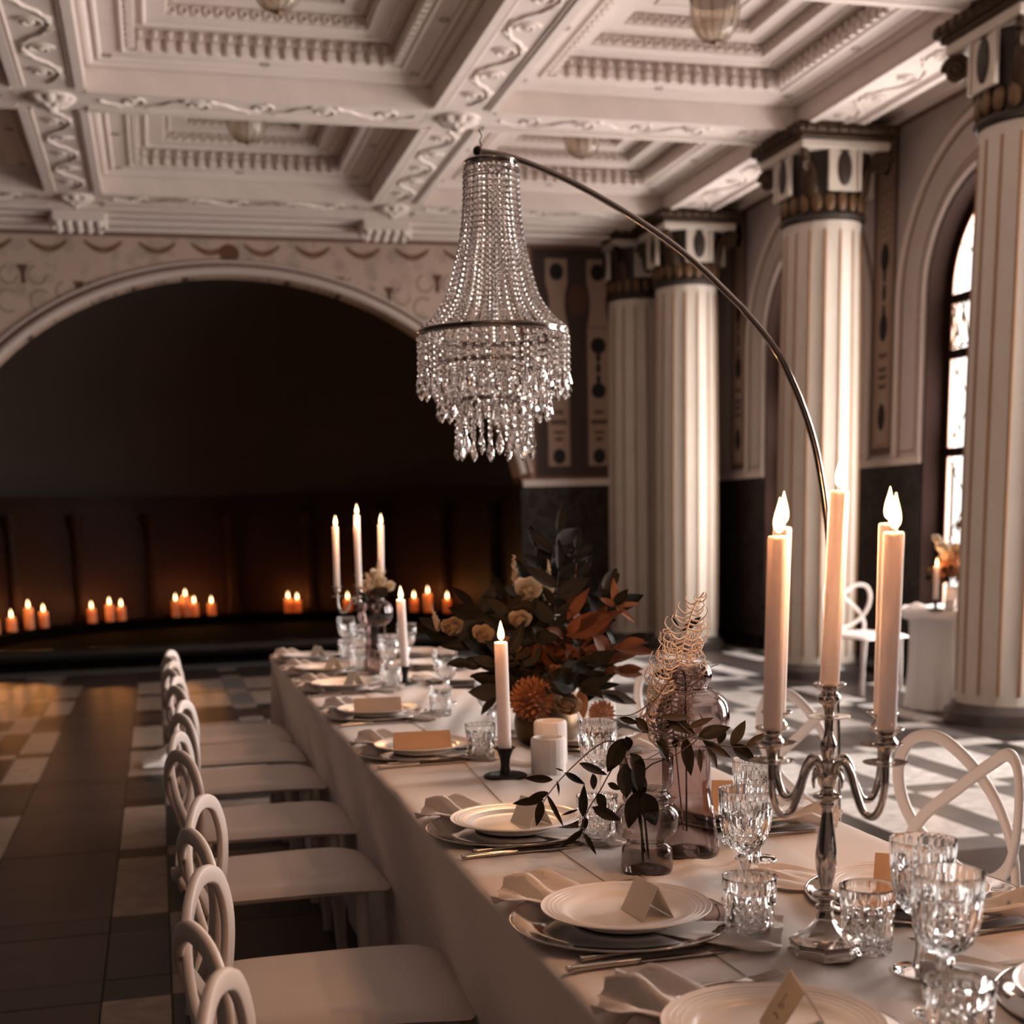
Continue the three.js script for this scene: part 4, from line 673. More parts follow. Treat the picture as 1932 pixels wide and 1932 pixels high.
// black iron holders with single tapers
const mkHolder = () => { const t = thing('candle_holder', '', 'candle holder'); obj('base', lathe(smooth([[0.001, 0.011], [0.012, 0.0115], [0.045, 0.009], [0.051, 0.006], [0.051, 0.001], [0.048, 0.0], [0.001, 0.0]], 30), 44), mat.blackIron, t); obj('cup', lathe(smooth([[0.001, 0.010], [0.012, 0.0105], [0.011, 0.03], [0.0135, 0.05], [0.021, 0.0675], [0.0255, 0.070], [0.0255, 0.072], [0.0175, 0.0715], [0.016, 0.06], [0.001, 0.058]], 40), 36), mat.blackIron, t); return t; };
[[0.760, -3.0, 0.262, 'black iron candle holder in front of the stone cups', 'lit white taper in the black holder in front of the flowers', -0.012], [0.867, -4.92, 0.268, 'black iron candle holder farther down the table beside the left plates', 'lit white taper in the farther black holder, left of the flowers', -0.02]].forEach(([x, z, h, a, b, tl]) => { once('holder', mkHolder, [x, TT - 0.006, z], 0, a, 'black candle holders'); candle('stick', mkCandle('taper_candle', 0.0158, 0.0155, h, 0.046), [x, TT - 0.006 + 0.0585, z], [tl, 0], b, 'tapers in black holders'); });

// rough white stone cups
{
  const mk = (h) => () => { const t = thing('stone_cup', '', 'cup'); obj('body', toCreasedNormals(lathe([[0.001, 0], [0.0385, 0], [0.0405, 0.0015], [0.041, 0.004], [0.0412, h - 0.008], [0.0402, h - 0.004], [0.0388, h - 0.0015], [0.037, h - 0.0003], [0.0345, h], [0.0325, h - 0.0015], [0.0315, h - 0.005], [0.031, h - 0.024], [0.001, h - 0.025]], 48), 0.7), mat.stoneCup, t); obj('tealight', lathe([[0.001, h - 0.024], [0.0285, h - 0.024], [0.0285, h - 0.031], [0.001, h - 0.031]], 24), mat.wax, t); return t; };
  once('stoneA', mk(0.092), [0.862, TT - 0.005, -2.985], 0, 'squat white stone tealight cup nearest, right of the black holder', 'stone tealight cups');
  once('stoneB', mk(0.108), [0.912, TT - 0.005, -3.135], 0, 'taller white stone tealight cup standing behind the squat one', 'stone tealight cups');
}

// pillar candles in the apse
{
  const P = [[-1.74, 0.16], [-1.6, 0.15], [-1.44, 0.235], [-1.30, 0.175], [-0.80, 0.165], [-0.60, 0.195], [-0.47, 0.165], [0.17, 0.195], [0.29, 0.245], [0.39, 0.155], [0.60, 0.145], [1.54, 0.17], [1.65, 0.15], [2.25, 0.15], [2.98, 0.16], [3.12, 0.22], [3.3, 0.16]];
  const labs = ['leftmost pillar candle in the apse, at the edge of the photo', 'short pillar candle at the left of the first trio in the apse', 'tall pillar candle in the middle of the first trio in the apse', 'pillar candle at the right of the first trio in the apse', 'pillar candle standing apart at the left of the second trio', 'tallest pillar candle of the second trio in the apse', 'shortest pillar candle of the second trio in the apse', 'pillar candle at the left of the group of four in the apse', 'tallest pillar candle of the group of four in the apse', 'pillar candle third from left in the group of four', 'pillar candle standing apart at the right of the group of four', 'taller pillar candle of the close pair left of the far candelabrum', 'shorter pillar candle of the close pair left of the far candelabrum', 'pillar candle seen behind the far candelabrum', 'shorter pillar candle seen just above the left flowers', 'taller pillar candle seen just above the left flowers', 'pillar candle hidden behind the flowers at the right of the apse'];
  P.forEach(([x, h], i) => { const dx = (x - 0.88) / 3.02, z = ZB - 0.3 - 3.0 * Math.sqrt(Math.max(0, 0.925 ** 2 - dx * dx)); const c = candle('pillar' + h, mkCandle('pillar_candle', 0.05, 0.048, h, 0.085, mat.waxPillarLit), [x, 0.3, z], [0, 0], labs[i], 'pillar candles in the apse'); const l = c.children.find((q) => q.isLight); if (l) { l.intensity = CANDLE * 0.9; l.color.setRGB(1, 0.36, 0.09); } });
}

// ------------------------------------------------------------------ vases
const wall = (prof, th) => { const inn = prof.slice(1).map(([r, y]) => [Math.max(0.001, r - th), Math.max(y, prof[0][1] + th * 1.6)]).reverse(); return [...prof, ...inn, [0.0005, prof[0][1] + th * 1.6]]; };
const mkBubble = () => { const t = thing('bubble_vase', '', 'vase'); obj('body', lathe(wall(smooth([[0.0005, 0], [0.038, 0], [0.043, 0.004], [0.0435, 0.034], [0.0415, 0.044], [0.0345, 0.051], [0.0345, 0.055], [0.044, 0.062], [0.0525, 0.072], [0.0545, 0.088], [0.0535, 0.102], [0.046, 0.113], [0.0375, 0.118], [0.0375, 0.122], [0.0415, 0.128], [0.0395, 0.135], [0.034, 0.139], [0.035, 0.143], [0.0425, 0.150], [0.0455, 0.162], [0.0455, 0.196], [0.0448, 0.203]], 90), 0.0026), 56), mat.smoke, t); return t; };
const mkTall = () => { const t = thing('bulb_vase', '', 'vase'); obj('body', lathe(wall(smooth([[0.0005, 0], [0.050, 0], [0.056, 0.006], [0.055, 0.02], [0.046, 0.085], [0.040, 0.122], [0.0405, 0.13], [0.0415, 0.19], [0.0425, 0.197], [0.058, 0.208], [0.070, 0.228], [0.0735, 0.252], [0.066, 0.280], [0.046, 0.296], [0.0345, 0.300], [0.0345, 0.304], [0.041, 0.313], [0.0425, 0.325], [0.039, 0.337], [0.0365, 0.341]], 100), 0.0028), 60), mat.smokePink, t); return t; };
once('bubble', mkBubble, [0.771, TT - 0.004, -2.075], 0, 'small smoky glass vase of stacked bulges in front, holding dark leaves', 'smoky vases');
once('tall', mkTall, [0.882, TT - 0.004, -2.165], 0, 'tall smoky vase with cone foot and round bulb behind the small vase', 'bulb vases');
once('tall', null, [0.826, TT - 0.004, -5.33], 0, 'tall smoky vase with cone foot near the far candelabrum', 'bulb vases');

// ------------------------------------------------------------------ leaves, petals, stems
const leafGeo = (w, curl) => grid(7, 4, (u, v) => { const k = v * 2 - 1, h = w * 0.5 * Math.pow(Math.sin(Math.PI * Math.pow(Math.min(1, u * 0.985 + 0.008), 0.82)), 0.85); return [k * h, u, 0.16 * w * Math.abs(k) - curl * u * u + 0.02 * k * u]; });
const LEAVES = [0.2, 0.3, 0.42, 0.55].map((w) => [leafGeo(w, 0.05), leafGeo(w, 0.22)]);
function leafOn(t, m, p, d, w, n = V(0, 0.25, 1), name = 'leaf') {
  const y = V(...d), len = y.length(); y.normalize(); const x = y.clone().cross(n).normalize(), z = x.clone().cross(y);
  const pick = w < 0.25 ? 0 : w < 0.36 ? 1 : w < 0.5 ? 2 : 3;
  const o = obj(name, LEAVES[pick][rnd() < 0.5 ? 0 : 1], m, t); o.matrix.makeBasis(x, y, z).scale(V(len * w / [0.2, 0.3, 0.42, 0.55][pick], len, len)).setPosition(...p); o.matrix.decompose(o.position, o.quaternion, o.scale); return o;
}
{ // dark branch in the small vase, and the long spray reaching right from the tall one
  const t = thing('leafy_branch', 'branch of dark pointed leaves arching out of the small smoky vase', 'branch');
  obj('stem', [taper([[0.762, 0.775, -2.07], [0.757, 0.86, -2.07], [0.735, 0.94, -2.06], [0.712, 0.984, -2.05], [0.693, 0.993, -2.04], [0.668, 0.987, -2.03], [0.631, 0.964, -2.02], [0.599, 0.935, -2.02], [0.584, 0.918, -2.02], [0.573, 0.903, -2.02]], 0.0022, 0.0009, 60, 6), taper([[0.772, 0.78, -2.07], [0.762, 0.87, -2.07], [0.728, 0.946, -2.05], [0.704, 0.952, -2.04], [0.687, 0.936, -2.03], [0.672, 0.911, -2.03], [0.656, 0.889, -2.03], [0.646, 0.869, -2.03], [0.641, 0.852, -2.03], [0.634, 0.824, -2.03]], 0.0022, 0.0008, 60, 6), taper([[0.765, 0.79, -2.07], [0.752, 0.91, -2.07], [0.768, 0.945, -2.05], [0.784, 0.954, -2.04], [0.81, 0.966, -2.03], [0.835, 0.982, -2.03]], 0.002, 0.0008, 40, 6)], mat.stem, t);
  const A = [[.594, .936, -.044, .006, .3], [.584, .918, -.036, -.012, .34], [.575, .907, -.049, -.004, .28], [.573, .904, -.001, -.047, .4], [.584, .913, .024, -.054, .14], [.599, .935, .011, -.029, .2], [.614, .949, -.014, .005, .2], [.614, .946, .042, -.025, .24], [.634, .963, .052, -.024, .26], [.659, .944, .009, -.034, .36], [.684, .925, .024, -.011, .45], [.666, .909, .018, -.028, .6], [.656, .889, .048, -.026, .36], [.646, .871, -.002, .052, .3], [.637, .883, -.027, -.009, .16], [.647, .869, .006, -.022, .6], [.641, .853, -.033, -.036, .26], [.641, .847, .021, -.039, .2], [.712, .997, -.029, -.052, .5], [.721, 1.0, .01, -.031, .55], [.726, .971, .038, -.049, .42], [.734, .906, -.017, -.057, .45], [.747, .905, .027, -.061, .5], [.715, .956, .004, -.059, .5], [.729, .96, .015, -.056, .5], [.767, .991, .025, -.035, .36], [.738, .94, .012, -.06, .5]];
  for (const [x, y, dx, dy, w] of A) leafOn(t, rnd() < 0.2 ? mat.leafGrey : mat.leafDark, [x, y, -2.03 + rr(-0.012, 0.012)], [dx, dy, rr(-0.015, 0.012)], w, V(rr(-0.5, 0.3), rr(0, 0.6), 1));
  const s = thing('leafy_branch', 'long spray of brownish leaves reaching right towards the near candelabrum', 'branch');
  obj('stem', [taper([[0.878, 0.80, -2.16], [0.872, 1.0, -2.15], [0.858, 1.092, -2.13], [0.80, 1.05, -2.10], [0.775, 1.024, -2.08], [0.814, 1.02, -2.08], [0.858, 0.985, -2.07], [0.905, 0.967, -2.06], [0.95, 0.964, -2.05], [0.99, 0.958, -2.05]], 0.0018, 0.0008, 60, 6), taper([[0.80, 1.05, -2.10], [0.75, 1.026, -2.09], [0.71, 1.028, -2.09]], 0.0012, 0.0007, 12, 6), taper([[0.858, 0.985, -2.07], [0.84, 0.985, -2.06], [0.80, 0.972, -2.05], [0.76, 0.955, -2.05]], 0.0012, 0.0007, 12, 6)], mat.stem, s);
  const R = [[.794, 1.023, .058, -.004, .24], [.808, 1.02, .054, -.033, .34], [.847, .999, .046, .018, .25], [.859, .985, .052, .019, .45], [.918, .968, .022, .042, .42], [.946, .964, .038, .024, .32], [.922, .966, .045, -.03, .45], [.871, .975, .05, -.03, .3], [.841, .984, .01, -.067, .32], [.865, .964, .001, -.042, .24], [.873, .965, .034, -.042, .3], [.905, .999, -.004, -.032, .5], [.788, .988, .02, -.043, .42], [.819, .986, .006, -.019, .5], [.75, 1.024, .03, -.03, .4], [.72, 1.026, .035, -.012, .3]];
  for (const [x, y, dx, dy, w] of R) leafOn(s, rnd() < 0.55 ? mat.leafOlive : rnd() < 0.5 ? mat.leafGrey : mat.leafDark, [x, y, -2.07 + rr(-0.012, 0.012)], [dx, dy, rr(-0.015, 0.015)], w, V(rr(-0.5, 0.3), rr(0, 0.7), 1));
}
{ // bleached fern
  const t = thing('fern_frond', 'bleached curly fern frond standing in the tall smoky vase', 'fern');
  const P = curve([[0.874, 0.80, -2.165], [0.858, 0.946, -2.16], [0.846, 1.03, -2.15], [0.856, 1.103, -2.14], [0.870, 1.157, -2.14], [0.885, 1.200, -2.14], [0.902, 1.222, -2.14]]);
  obj('stem', new THREE.TubeGeometry(P, 50, 0.0016, 6), mat.fern, t);
  const q = []; for (let i = 0; i < 64; i++) { const u = 0.36 + 0.63 * i / 64, p = P.getPointAt(u), L = (i < 40 ? 0.052 : 0.052 - 0.042 * (i - 40) / 24) * rr(0.75, 1.1), s = i % 2 ? 1 : -1, a = rr(-0.5, 0.5), up = rr(0.1, 0.5); const c = Math.cos(a) * s, z = Math.sin(a) * s; const e = [p.x + c * L, p.y + L * up, p.z + z * L]; q.push(taper([[p.x, p.y, p.z], [p.x + c * L * 0.5, p.y - L * 0.12, p.z + z * L * 0.5], e, [e[0] - c * L * 0.15, e[1] + L * 0.3, e[2]]], 0.0019, 0.0009, 9, 4)); if (i < 46) for (let k = 0; k < 6; k++) { const f = 0.25 + k * 0.13, b = [p.x + c * L * f, p.y - L * 0.1 + k * 0.003, p.z + z * L * f]; q.push(taper([b, [b[0] + rr(-0.006, 0.006), b[1] + 0.008, b[2] + rr(-0.004, 0.006)], [b[0] + rr(-0.012, 0.012), b[1] + rr(0.006, 0.018), b[2] + rr(-0.008, 0.01)]], 0.0015, 0.0008, 5, 4)); } }
  obj('leaflets', q, mat.fern, t).userData.kind = 'stuff';
}
const petalGeo = grid(6, 6, (u, v) => { const k = v * 2 - 1, w = 0.42 * Math.pow(Math.sin(Math.PI * (0.12 + u * 0.76)), 0.7); return [k * w * 1.15, u, 0.42 * u - 0.40 * u * u - 0.22 * k * k * (1 - u * 0.4) + 0.04 * Math.sin(k * 5 + 1) * u * u + 0.10 * Math.pow(u, 6)]; });
function rose(t, name, m, pos, r, dir = V(0, 0.6, 0.8)) {
  const g = new THREE.Group(); g.name = childName(t, name); g.position.set(...pos); g.quaternion.setFromUnitVectors(V(0, 1, 0), dir.clone().normalize()); t.add(g);
  for (let i = 0; i < 22; i++) { const k = i / 22, a = i * 2.4, p = obj('petal', petalGeo, m, g), open = -0.10 + 0.86 * k; p.position.set(Math.cos(a) * r * 0.2 * k, -r * 0.55 * k * 0.5, Math.sin(a) * r * 0.2 * k); p.rotation.set(0, -a + Math.PI / 2, 0, 'YXZ'); p.rotateX(open); p.scale.set(r * (0.7 + 0.5 * k), r * (0.75 + 0.35 * k), r * 0.9); }
  return g;
}
function pom(t, name, m, pos, r, n = 90) { const q = []; for (let i = 0; i < n; i++) { const y = 1 - 2 * (i + 0.5) / n, a = i * 2.39996, s = Math.sqrt(1 - y * y), d = V(Math.cos(a) * s, y, Math.sin(a) * s); const g = leafGeo(0.5, 0.2).scale(r * 0.55, r * 0.55, r * 0.55); g.applyQuaternion(new THREE.Quaternion().setFromUnitVectors(V(0, 1, 0), d)); q.push(g.translate(d.x * r * 0.5, d.y * r * 0.5, d.z * r * 0.5)); } q.push(new THREE.SphereGeometry(r * 0.6, 12, 8)); const o = obj(name, q, m, t); o.position.set(...pos); return o; }
function plume(t, name, m, p0, p1, r) { const q = [], A = V(...p0), B = V(...p1); for (let i = 0; i < 46; i++) { const u = i / 46, p = A.clone().lerp(B, u), L = r * (1 - 0.75 * u) * rr(0.6, 1.1), a = rr(0, 6.28); const d = V(Math.cos(a) * 0.6, 0.8, Math.sin(a) * 0.6); q.push(leafGeo(0.4, 0.2).scale(L, L, L).applyQuaternion(new THREE.Quaternion().setFromUnitVectors(V(0, 1, 0), d.normalize())).translate(p.x, p.y, p.z)); } q.push(taper([p0, p1], 0.003, 0.001, 6, 5)); return obj(name, q, m, t); }
{ // the large arrangement
  const bowl = once('bowlvase', () => { const t = thing('flower_bowl', '', 'bowl'); obj('body', lathe(wall(smooth([[0.0005, 0], [0.06, 0], [0.08, 0.02], [0.088, 0.06], [0.075, 0.11], [0.066, 0.13]], 40), 0.004), 44), mat.bronze, t); return t; }, [0.985, TT - 0.004, -3.42], 0, 'dark bowl holding the large flower arrangement, mostly hidden by leaves', 'flower bowl');
  const t = thing('flower_arrangement', 'large loose arrangement of dark and rust leaves with a white rose and orange dahlia', 'flowers', [0, 0, 0]);
  const C = V(0.985, 0.87, -3.42), stems = [];
  const tips = [[1.05, 1.315, -3.5], [1.0, 1.28, -3.55], [1.10, 1.27, -3.5], [1.02, 1.22, -3.4], [0.95, 1.19, -3.5], [0.88, 1.14, -3.45], [0.80, 1.13, -3.45], [0.72, 1.07, -3.45], [0.76, 0.99, -3.35], [0.84, 1.02, -3.3], [0.92, 1.06, -3.28], [1.0, 1.07, -3.25], [1.08, 1.09, -3.28], [1.14, 1.13, -3.3], [1.18, 1.03, -3.3], [1.15, 0.96, -3.3], [1.10, 0.90, -3.26], [1.02, 0.93, -3.2], [0.93, 0.93, -3.22], [0.82, 0.90, -3.32], [1.16, 1.16, -3.45], [1.2, 1.0, -3.5], [0.9, 1.08, -3.6], [1.05, 1.14, -3.62], [1.12, 1.03, -3.2], [1.04, 0.99, -3.18]];
  const rust = new Set([11, 12, 24, 15]);
  tips.forEach((tip, i) => {
    const T = V(...tip), mid = C.clone().lerp(T, 0.5).add(V(rr(-0.03, 0.03), 0.04, rr(-0.03, 0.03))), base = V(C.x + rr(-0.03, 0.03), 0.80, C.z + rr(-0.03, 0.03)), c = curve([base, C, mid, T]);
    stems.push(taper([base, C, mid, T], 0.0025, 0.001, 16, 5));
    const n = 11; for (let k = 0; k < n; k++) {
      const u = 0.46 + 0.54 * k / (n - 1), p = c.getPointAt(Math.min(1, u)), d = c.getTangentAt(Math.min(1, u)), s = k % 2 ? 1 : -1, L = rr(0.06, 0.11) * (k === n - 1 ? 0.85 : 1);
      const side = V(rr(0.5, 1) * s, rr(-0.25, 0.5), rr(-0.5, 0.6)), dir = k === n - 1 ? d.clone() : d.clone().multiplyScalar(0.45).add(side).normalize();
      const m = rust.has(i) ? (rnd() < 0.75 ? mat.leafRust : mat.leafOlive) : i < 4 ? (rnd() < 0.6 ? mat.leafGrey : mat.leafDark) : rnd() < 0.62 ? mat.leafDark : rnd() < 0.5 ? mat.leafOlive : mat.leafGrey;
      leafOn(t, m, p.toArray(), dir.multiplyScalar(L).toArray(), rr(0.28, 0.55), V(rr(-0.6, 0.6), rr(0.1, 1), 1));
    }
  });
  obj('stems', stems, mat.stem, t).userData.kind = 'stuff';
  // the orange-brown star of leaves and the broad rust leaves
  for (const [dx, dy, w] of [[-0.045, 0.022, 0.3], [-0.006, 0.065, 0.32], [0.062, 0.006, 0.22], [0.05, -0.04, 0.24]]) leafOn(t, mat.leafOrange, [1.142, 1.128, -3.3], [dx * 1.05, dy * 1.05, 0.02], w);
  for (const [x, y, dx, dy, w, m] of [[1.0, 1.06, 0.12, 0.05, 0.5, 'leafRust'], [1.04, 1.02, 0.13, -0.01, 0.34, 'leafRust'], [1.06, 0.995, 0.13, 0.02, 0.36, 'leafRust'], [1.03, 1.05, 0.09, 0.065, 0.5, 'leafRust'], [1.03, 0.92, 0.005, -0.075, 0.42, 'leafOrange'], [1.0, 1.10, 0.05, 0.08, 0.3, 'leafRust']]) leafOn(t, mat[m], [x, y, -3.26], [dx, dy, 0.02], w, V(-0.2, 0.5, 1));
  rose(t, 'rose', mat.petalWhite, [0.945, 1.165, -3.44], 0.042, V(-0.2, 0.5, 0.85));
  rose(t, 'rose', mat.petalCream, [0.735, 1.075, -3.42], 0.034, V(-0.4, 0.6, 0.7)); rose(t, 'rose', mat.petalCream, [0.80, 1.06, -3.36], 0.032, V(-0.2, 0.5, 0.85));
  rose(t, 'rose', mat.petalCream, [0.90, 1.09, -3.36], 0.034, V(-0.2, 0.7, 0.7)); rose(t, 'rose', mat.petalPeach, [0.865, 1.03, -3.33], 0.03, V(0, 0.6, 0.8));
  rose(t, 'rose', mat.petalCream, [0.985, 0.875, -3.24], 0.042, V(-0.1, 0.7, 0.75)); rose(t, 'rose', mat.petalPeach, [0.97, 0.96, -3.27], 0.028, V(0, 0.5, 0.9));
  pom(t, 'dahlia', mat.petalOrange, [0.895, 0.905, -3.24], 0.058, 120); pom(t, 'dahlia', mat.petalPeach, [1.075, 0.86, -3.22], 0.035, 70);
  plume(t, 'plume', mat.petalWhite, [1.0, 1.13, -3.42], [1.0, 1.245, -3.42], 0.03); plume(t, 'plume', mat.leafRust, [1.05, 1.09, -3.4], [1.07, 1.235, -3.4], 0.028); plume(t, 'plume', mat.pampas, [0.93, 1.16, -3.5], [0.925, 1.26, -3.5], 0.03); plume(t, 'plume', mat.pampas, [0.70, 1.07, -3.45], [0.685, 1.14, -3.45], 0.022);
  const u = thing('leafy_branch', 'thin twig with small dark leaves rising left of the bleached fern', 'branch');
  obj('stem', [taper([[0.95, 0.82, -3.0], [1.03, 0.93, -2.75], [1.03, 1.02, -2.62], [1.045, 1.12, -2.6]], 0.0018, 0.0008, 24, 5), taper([[1.035, 1.06, -2.6], [1.07, 1.035, -2.58], [1.12, 1.045, -2.58]], 0.0012, 0.0007, 12, 5)], mat.stem, u);
  for (const [x, y, dx, dy, w] of [[1.047, 1.115, 0.04, 0.032, 0.3], [1.04, 1.12, -0.025, 0.03, 0.24], [1.03, 1.03, -0.05, 0.0, 0.42], [1.03, 1.01, 0.05, -0.02, 0.42], [1.03, 0.98, -0.06, -0.03, 0.42], [1.03, 0.96, 0.04, -0.045, 0.5], [1.02, 0.92, -0.06, -0.01, 0.36], [1.0, 0.9, 0.06, -0.02, 0.4]]) leafOn(u, mat.leafDark, [x, y, -2.6], [dx, dy, rr(-0.02, 0.02)], w, V(rr(-0.4, 0.4), 0.4, 1));
}
{ // pale flowers in the far vase
  const t = thing('flower_bunch', 'pale dried flowers in the far smoky vase before the candelabrum', 'flowers');
  for (const [x, y, x1, y1] of [[0.83, 1.06, 0.80, 1.16], [0.84, 1.07, 0.85, 1.2], [0.83, 1.07, 0.88, 1.17], [0.83, 1.06, 0.905, 1.12], [0.82, 1.05, 0.765, 1.11]]) plume(t, 'plume', mat.pampas, [x, y, -5.33], [x1, y1, -5.33 + rr(-0.04, 0.04)], 0.045);
  for (const [x, y] of [[0.80, 1.11], [0.85, 1.12], [0.885, 1.10], [0.83, 1.15]]) rose(t, 'rose', mat.petalWhite, [x, y, -5.3], 0.03, V(rr(-0.4, 0.4), 0.6, 0.7));
  obj('stem', [[0.815, 0.03], [0.835, -0.02], [0.826, 0.01]].map(([x, d]) => taper([[x, 0.79, -5.33], [x, 0.95, -5.33 + d * 0.3], [x + d * 0.5, 1.09, -5.33 + d]], 0.002, 0.0015, 12, 5)), mat.stem, t);
  for (let i = 0; i < 9; i++) leafOn(t, mat.leafGrey, [0.83 + rr(-0.04, 0.04), rr(1.03, 1.1), -5.31], [rr(-0.08, 0.08), rr(-0.02, 0.06), rr(-0.03, 0.05)], 0.4);
}

// ------------------------------------------------------------------ arched lamp and crystal chandelier
{
  const arc = [[0.837, 2.25, -3.4], [0.905, 2.234, -3.376], [1.027, 2.18, -3.333], [1.137, 2.116, -3.294], [1.259, 2.032, -3.252], [1.345, 1.958, -3.221], [1.443, 1.858, -3.187], [1.518, 1.761, -3.161], [1.568, 1.661, -3.143], [1.61, 1.543, -3.128], [1.633, 1.436, -3.12], [1.65, 1.309, -3.114], [1.669, 1.04, -3.107], [1.68, 0.81, -3.103], [1.688, 0.535, -3.1], [1.690, 0.30, -3.1], [1.690, 0.075, -3.1]];
  const t = thing('arch_lamp', 'slim dark chrome arched pole from which the crystal chandelier hangs', 'floor lamp');
  obj('pole', tube(arc.slice(6), 0.0085, 120, 12), mat.chrome, t); obj('arch_arm', tube(arc.slice(0, 7), 0.0078, 80, 12), mat.chrome, t);
  obj('end_cap', [new THREE.SphereGeometry(0.012, 14, 10).translate(0.833, 2.251, -3.403), tube([[0.842, 2.26, -3.398], [0.838, 2.275, -3.4], [0.843, 2.285, -3.4], [0.836, 2.30, -3.4]], 0.0014, 16, 6)], mat.blackIron, t);
  obj('base', [cyl(0.13, 0.125, 0.05, 48).translate(1.69, 0.001, -3.1), cyl(0.02, 0.016, 0.05, 24).translate(1.69, 0.05, -3.1)], mat.blackStone, t);
}
{
  const t = thing('chandelier', 'crystal bead chandelier hanging from the arched lamp above the table', 'chandelier', [0.838, 0, -3.4]);
  t.rotation.z = -0.012;
  const ring = (r, y, h, k = 0.003) => [new THREE.CylinderGeometry(r, r, h, 72, 1, true).translate(0, y, 0), new THREE.TorusGeometry(r, k, 6, 72).rotateX(Math.PI / 2).translate(0, y + h / 2, 0), new THREE.TorusGeometry(r, k, 6, 72).rotateX(Math.PI / 2).translate(0, y - h / 2, 0)];
  const prof = curve([[0.064, 2.212, 0], [0.066, 2.14, 0], [0.074, 2.06, 0], [0.089, 1.99, 0], [0.115, 1.905, 0], [0.15, 1.855, 0], [0.188, 1.822, 0]]);
  obj('top_ring', [...ring(0.066, 2.218, 0.012), ...[0, 1, 2].map((k) => tube([[0.064 * Math.cos(k * 2.094), 2.222, 0.064 * Math.sin(k * 2.094)], [0.02 * Math.cos(k * 2.094), 2.232, 0.02 * Math.sin(k * 2.094)], [0, 2.236, 0]], 0.0018, 10, 5))], mat.chrome, t);
  obj('hook', [new THREE.TorusGeometry(0.010, 0.0016, 6, 20).translate(0, 2.2405, 0), tube([[0, 2.228, 0], [0, 2.236, 0]], 0.002, 2, 6)], mat.chrome, t);
  obj('main_ring', ring(0.189, 1.817, 0.010), mat.chrome, t); obj('middle_ring', ring(0.140, 1.745, 0.006), mat.chrome, t); obj('lower_ring', ring(0.097, 1.655, 0.006), mat.chrome, t);
  obj('frame', [0, 1, 2, 3].flatMap((k) => { const c = Math.cos(k * 1.5708 + 0.4), s = Math.sin(k * 1.5708 + 0.4); return [tube([[0.189 * c, 1.817, 0.189 * s], [0.14 * c, 1.745, 0.14 * s], [0.097 * c, 1.655, 0.097 * s]], 0.0016, 12, 5), tube([[0.064 * c, 2.212, 0.064 * s], [0.05 * c, 1.95, 0.05 * s], [0.14 * c, 1.745, 0.14 * s]], 0.0016, 12, 5)]; }), mat.chrome, t);
  const bead = (r) => toCreasedNormals(new THREE.SphereGeometry(r, 8, 5), 0.1);
  const strandGeo = (n, pts) => { const c = curve(pts), q = []; for (let i = 0; i < n; i++) { const u = (i + 0.5) / n, p = c.getPointAt(u), r = 0.0072; q.push(bead(r).translate(p.x, p.y, p.z)); } q.push(tube(pts, 0.0006, 12, 3)); return merge(q); };
  const upper = strandGeo(31, prof.points.map((p) => [p.x, p.y, 0]));
  for (let i = 0; i < 34; i++) { const s = obj('bead_strand', upper, mat.crystal, t); s.rotation.y = i / 34 * Math.PI * 2; }
  const dropGeo = toCreasedNormals(new THREE.LatheGeometry([[0.0005, 0], [0.0022, -0.002], [0.0025, -0.006], [0.0085, -0.025], [0.0105, -0.034], [0.0062, -0.043], [0.0005, -0.05]].map(([r, y]) => new THREE.Vector2(r, y)), 8), 0.2);
  for (const [r, y0, y1, n] of [[0.189, 1.811, 1.708, 50], [0.140, 1.742, 1.652, 38], [0.097, 1.652, 1.556, 26]]) {
    const nb = Math.round((y0 - y1) / 0.0148), g = strandGeo(nb, [[r, y0, 0], [r, (y0 + y1) / 2, 0], [r, y1, 0]]), gs = strandGeo(nb - 2, [[r - 0.003, y0, 0], [r - 0.003, (y0 + y1) / 2, 0], [r - 0.003, y1 + 0.02, 0]]);
    for (let i = 0; i < n; i++) { const a = i / n * Math.PI * 2, short = i % 2; const s = obj('bead_strand', short ? gs : g, mat.crystal, t); s.rotation.y = -a; const d = obj('crystal_drop', dropGeo, mat.crystal, t); d.position.set(r * Math.cos(a), y1 + (short ? 0.018 : 0), r * Math.sin(a)); d.rotation.y = -a; }
  }
}

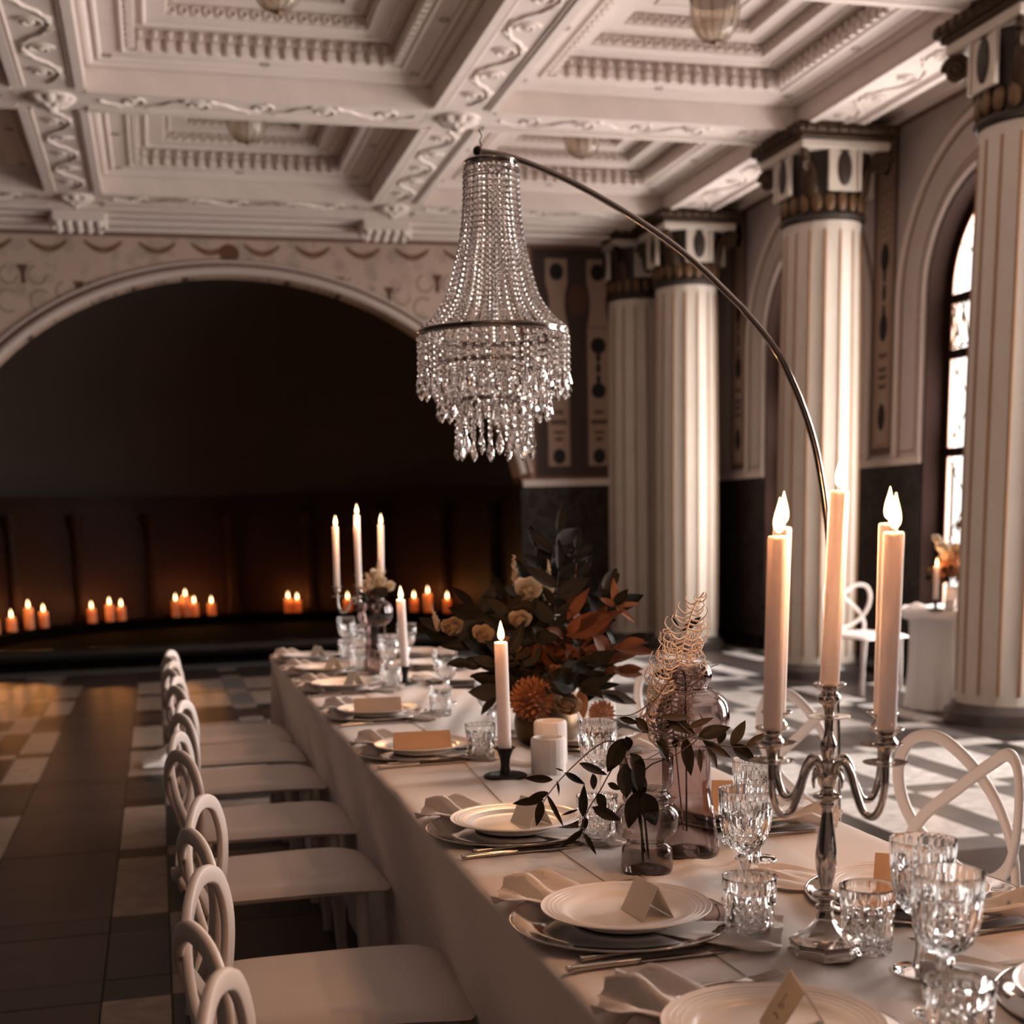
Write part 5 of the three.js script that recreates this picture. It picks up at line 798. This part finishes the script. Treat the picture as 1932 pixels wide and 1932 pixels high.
// ------------------------------------------------------------------ small round table by the window
{
  const t = thing('side_table', 'round table wrapped in white cloth beside the window, with flowers on it', 'table', [5.2, 0, -8.15]);
  const skirt = grid(96, 14, (u, v) => { const a = u * Math.PI * 2, y = 0.66 * v, r = 0.205 + 0.03 * Math.pow(1 - v, 3) + 0.02 * Math.pow(v, 4) + (0.012 * Math.sin(a * 11) + 0.008 * Math.sin(a * 17 + 1)) * (1.15 - v); return [r * Math.cos(a), 0.006 + y, r * Math.sin(a)]; });
  obj('skirt', skirt, mat.whiteCloth, t);
  const top = grid(80, 10, (u, v) => { const a = u * Math.PI * 2, k = Math.min(1, v / 0.7), r = v < 0.7 ? 0.295 * k : 0.295 + 0.016 * Math.sin((v - 0.7) / 0.3 * 1.57) + 0.006 * Math.sin(a * 9); const y = v < 0.7 ? 0.695 : 0.695 - 0.055 * (v - 0.7) / 0.3 - 0.008 * Math.sin(a * 7); return [r * Math.cos(a), y, r * Math.sin(a)]; });
  obj('tabletop', [cyl(0.285, 0.285, 0.03, 48).translate(0, 0.66, 0), top], mat.whiteCloth, t);
  const y = 0.696;
  const v = thing('white_vase', 'small white vase with the orange bouquet on the side table', 'vase', [5.21, y, -8.04]);
  obj('body', lathe(wall(smooth([[0.0005, 0], [0.045, 0], [0.05, 0.01], [0.052, 0.08], [0.047, 0.13], [0.05, 0.145]], 30), 0.004), 32), mat.china, v);
  const b = thing('bouquet', 'round bouquet of orange and peach flowers in the white vase by the window', 'flowers', [5.21, y, -8.04]);
  for (const [x, h, z, r, m] of [[0, 0.30, 0, 0.075, 'petalPeach'], [-0.09, 0.27, 0.03, 0.06, 'petalOrange'], [0.08, 0.28, 0.04, 0.06, 'petalOrange'], [-0.03, 0.25, 0.09, 0.065, 'petalPeach'], [0.05, 0.36, 0.0, 0.055, 'petalOrange'], [-0.06, 0.36, 0.0, 0.05, 'petalCream'], [0.13, 0.30, 0.02, 0.05, 'petalPeach'], [0.0, 0.40, 0, 0.045, 'petalCream']]) pom(b, 'bloom', mat[m], [x, h, z], r, 60);
  rose(b, 'rose', mat.petalWhite, [-0.11, 0.40, 0.0], 0.06); rose(b, 'rose', mat.petalWhite, [0.02, 0.17, 0.08], 0.06, V(0, 0.2, 1)); rose(b, 'rose', mat.petalWhite, [-0.15, 0.46, 0.0], 0.04);
  for (let i = 0; i < 26; i++) { const a = rr(0, 6.28); leafOn(b, i % 3 ? mat.leafDark : mat.leafOlive, [0.04 * Math.cos(a), rr(0.17, 0.24), 0.04 * Math.sin(a)], [0.15 * Math.cos(a), rr(-0.03, 0.08), 0.15 * Math.sin(a)], 0.4); }
  obj('stem', [[0, 0], [0.02, 0.02], [-0.02, 0.01], [-0.06, 0.0]].map(([x, z], i) => taper([[x * 0.4, 0.012, z], [x * 0.7, 0.14, z], [i === 3 ? 0.06 : x * 2, i === 3 ? 0.7 : 0.3, z]], 0.003, 0.0015, 12, 5)), mat.stem, b);
  for (const [x, h] of [[0.05, 0.66], [0.0, 0.52], [0.06, 0.58]]) leafOn(b, mat.leafOlive, [x, h, 0], [0.04, 0.08, 0], 0.36);
  once('holder', null, [5.02, y, -7.95], 0, 'black candle holder on the side table by the window', 'black candle holders');
  candle('sideTaper', mkCandle('taper_candle', 0.0165, 0.016, 0.235, 0.05), [5.02, y + 0.0585, -7.95], [0, 0], 'lit taper on the side table in front of the orange bouquet', 'side table candle');
  const w = thing('votive_glass', 'small white votive glass on the side table at the right of the taper', 'votive', [5.10, y, -7.91]);
  obj('body', lathe(wall(smooth([[0.0005, 0], [0.026, 0], [0.03, 0.004], [0.032, 0.07]], 20), 0.003), 28), mat.china, w);
  copyOf(w, [5.26, y, -7.91], 0, 'small white votive glass on the side table in front of the bouquet', 'votive glasses'); w.userData.group = 'votive glasses';
  const n = obj('white_napkin', slab(20, 14, (u, q) => [(u - 0.5) * 0.16, 0.003 + 0.035 * Math.max(0, Math.sin(u * 3.1) * Math.sin(q * 3.1)) * (1 + 0.5 * fbm(u * 5, q * 5, 2)), (q - 0.5) * 0.12], 0.002), mat.whiteCloth); n.position.set(5.0, y + 0.001, -8.15); tag(n, 'crumpled white napkin at the left edge of the side table', 'napkin');
}

renderer.render(scene, camera);
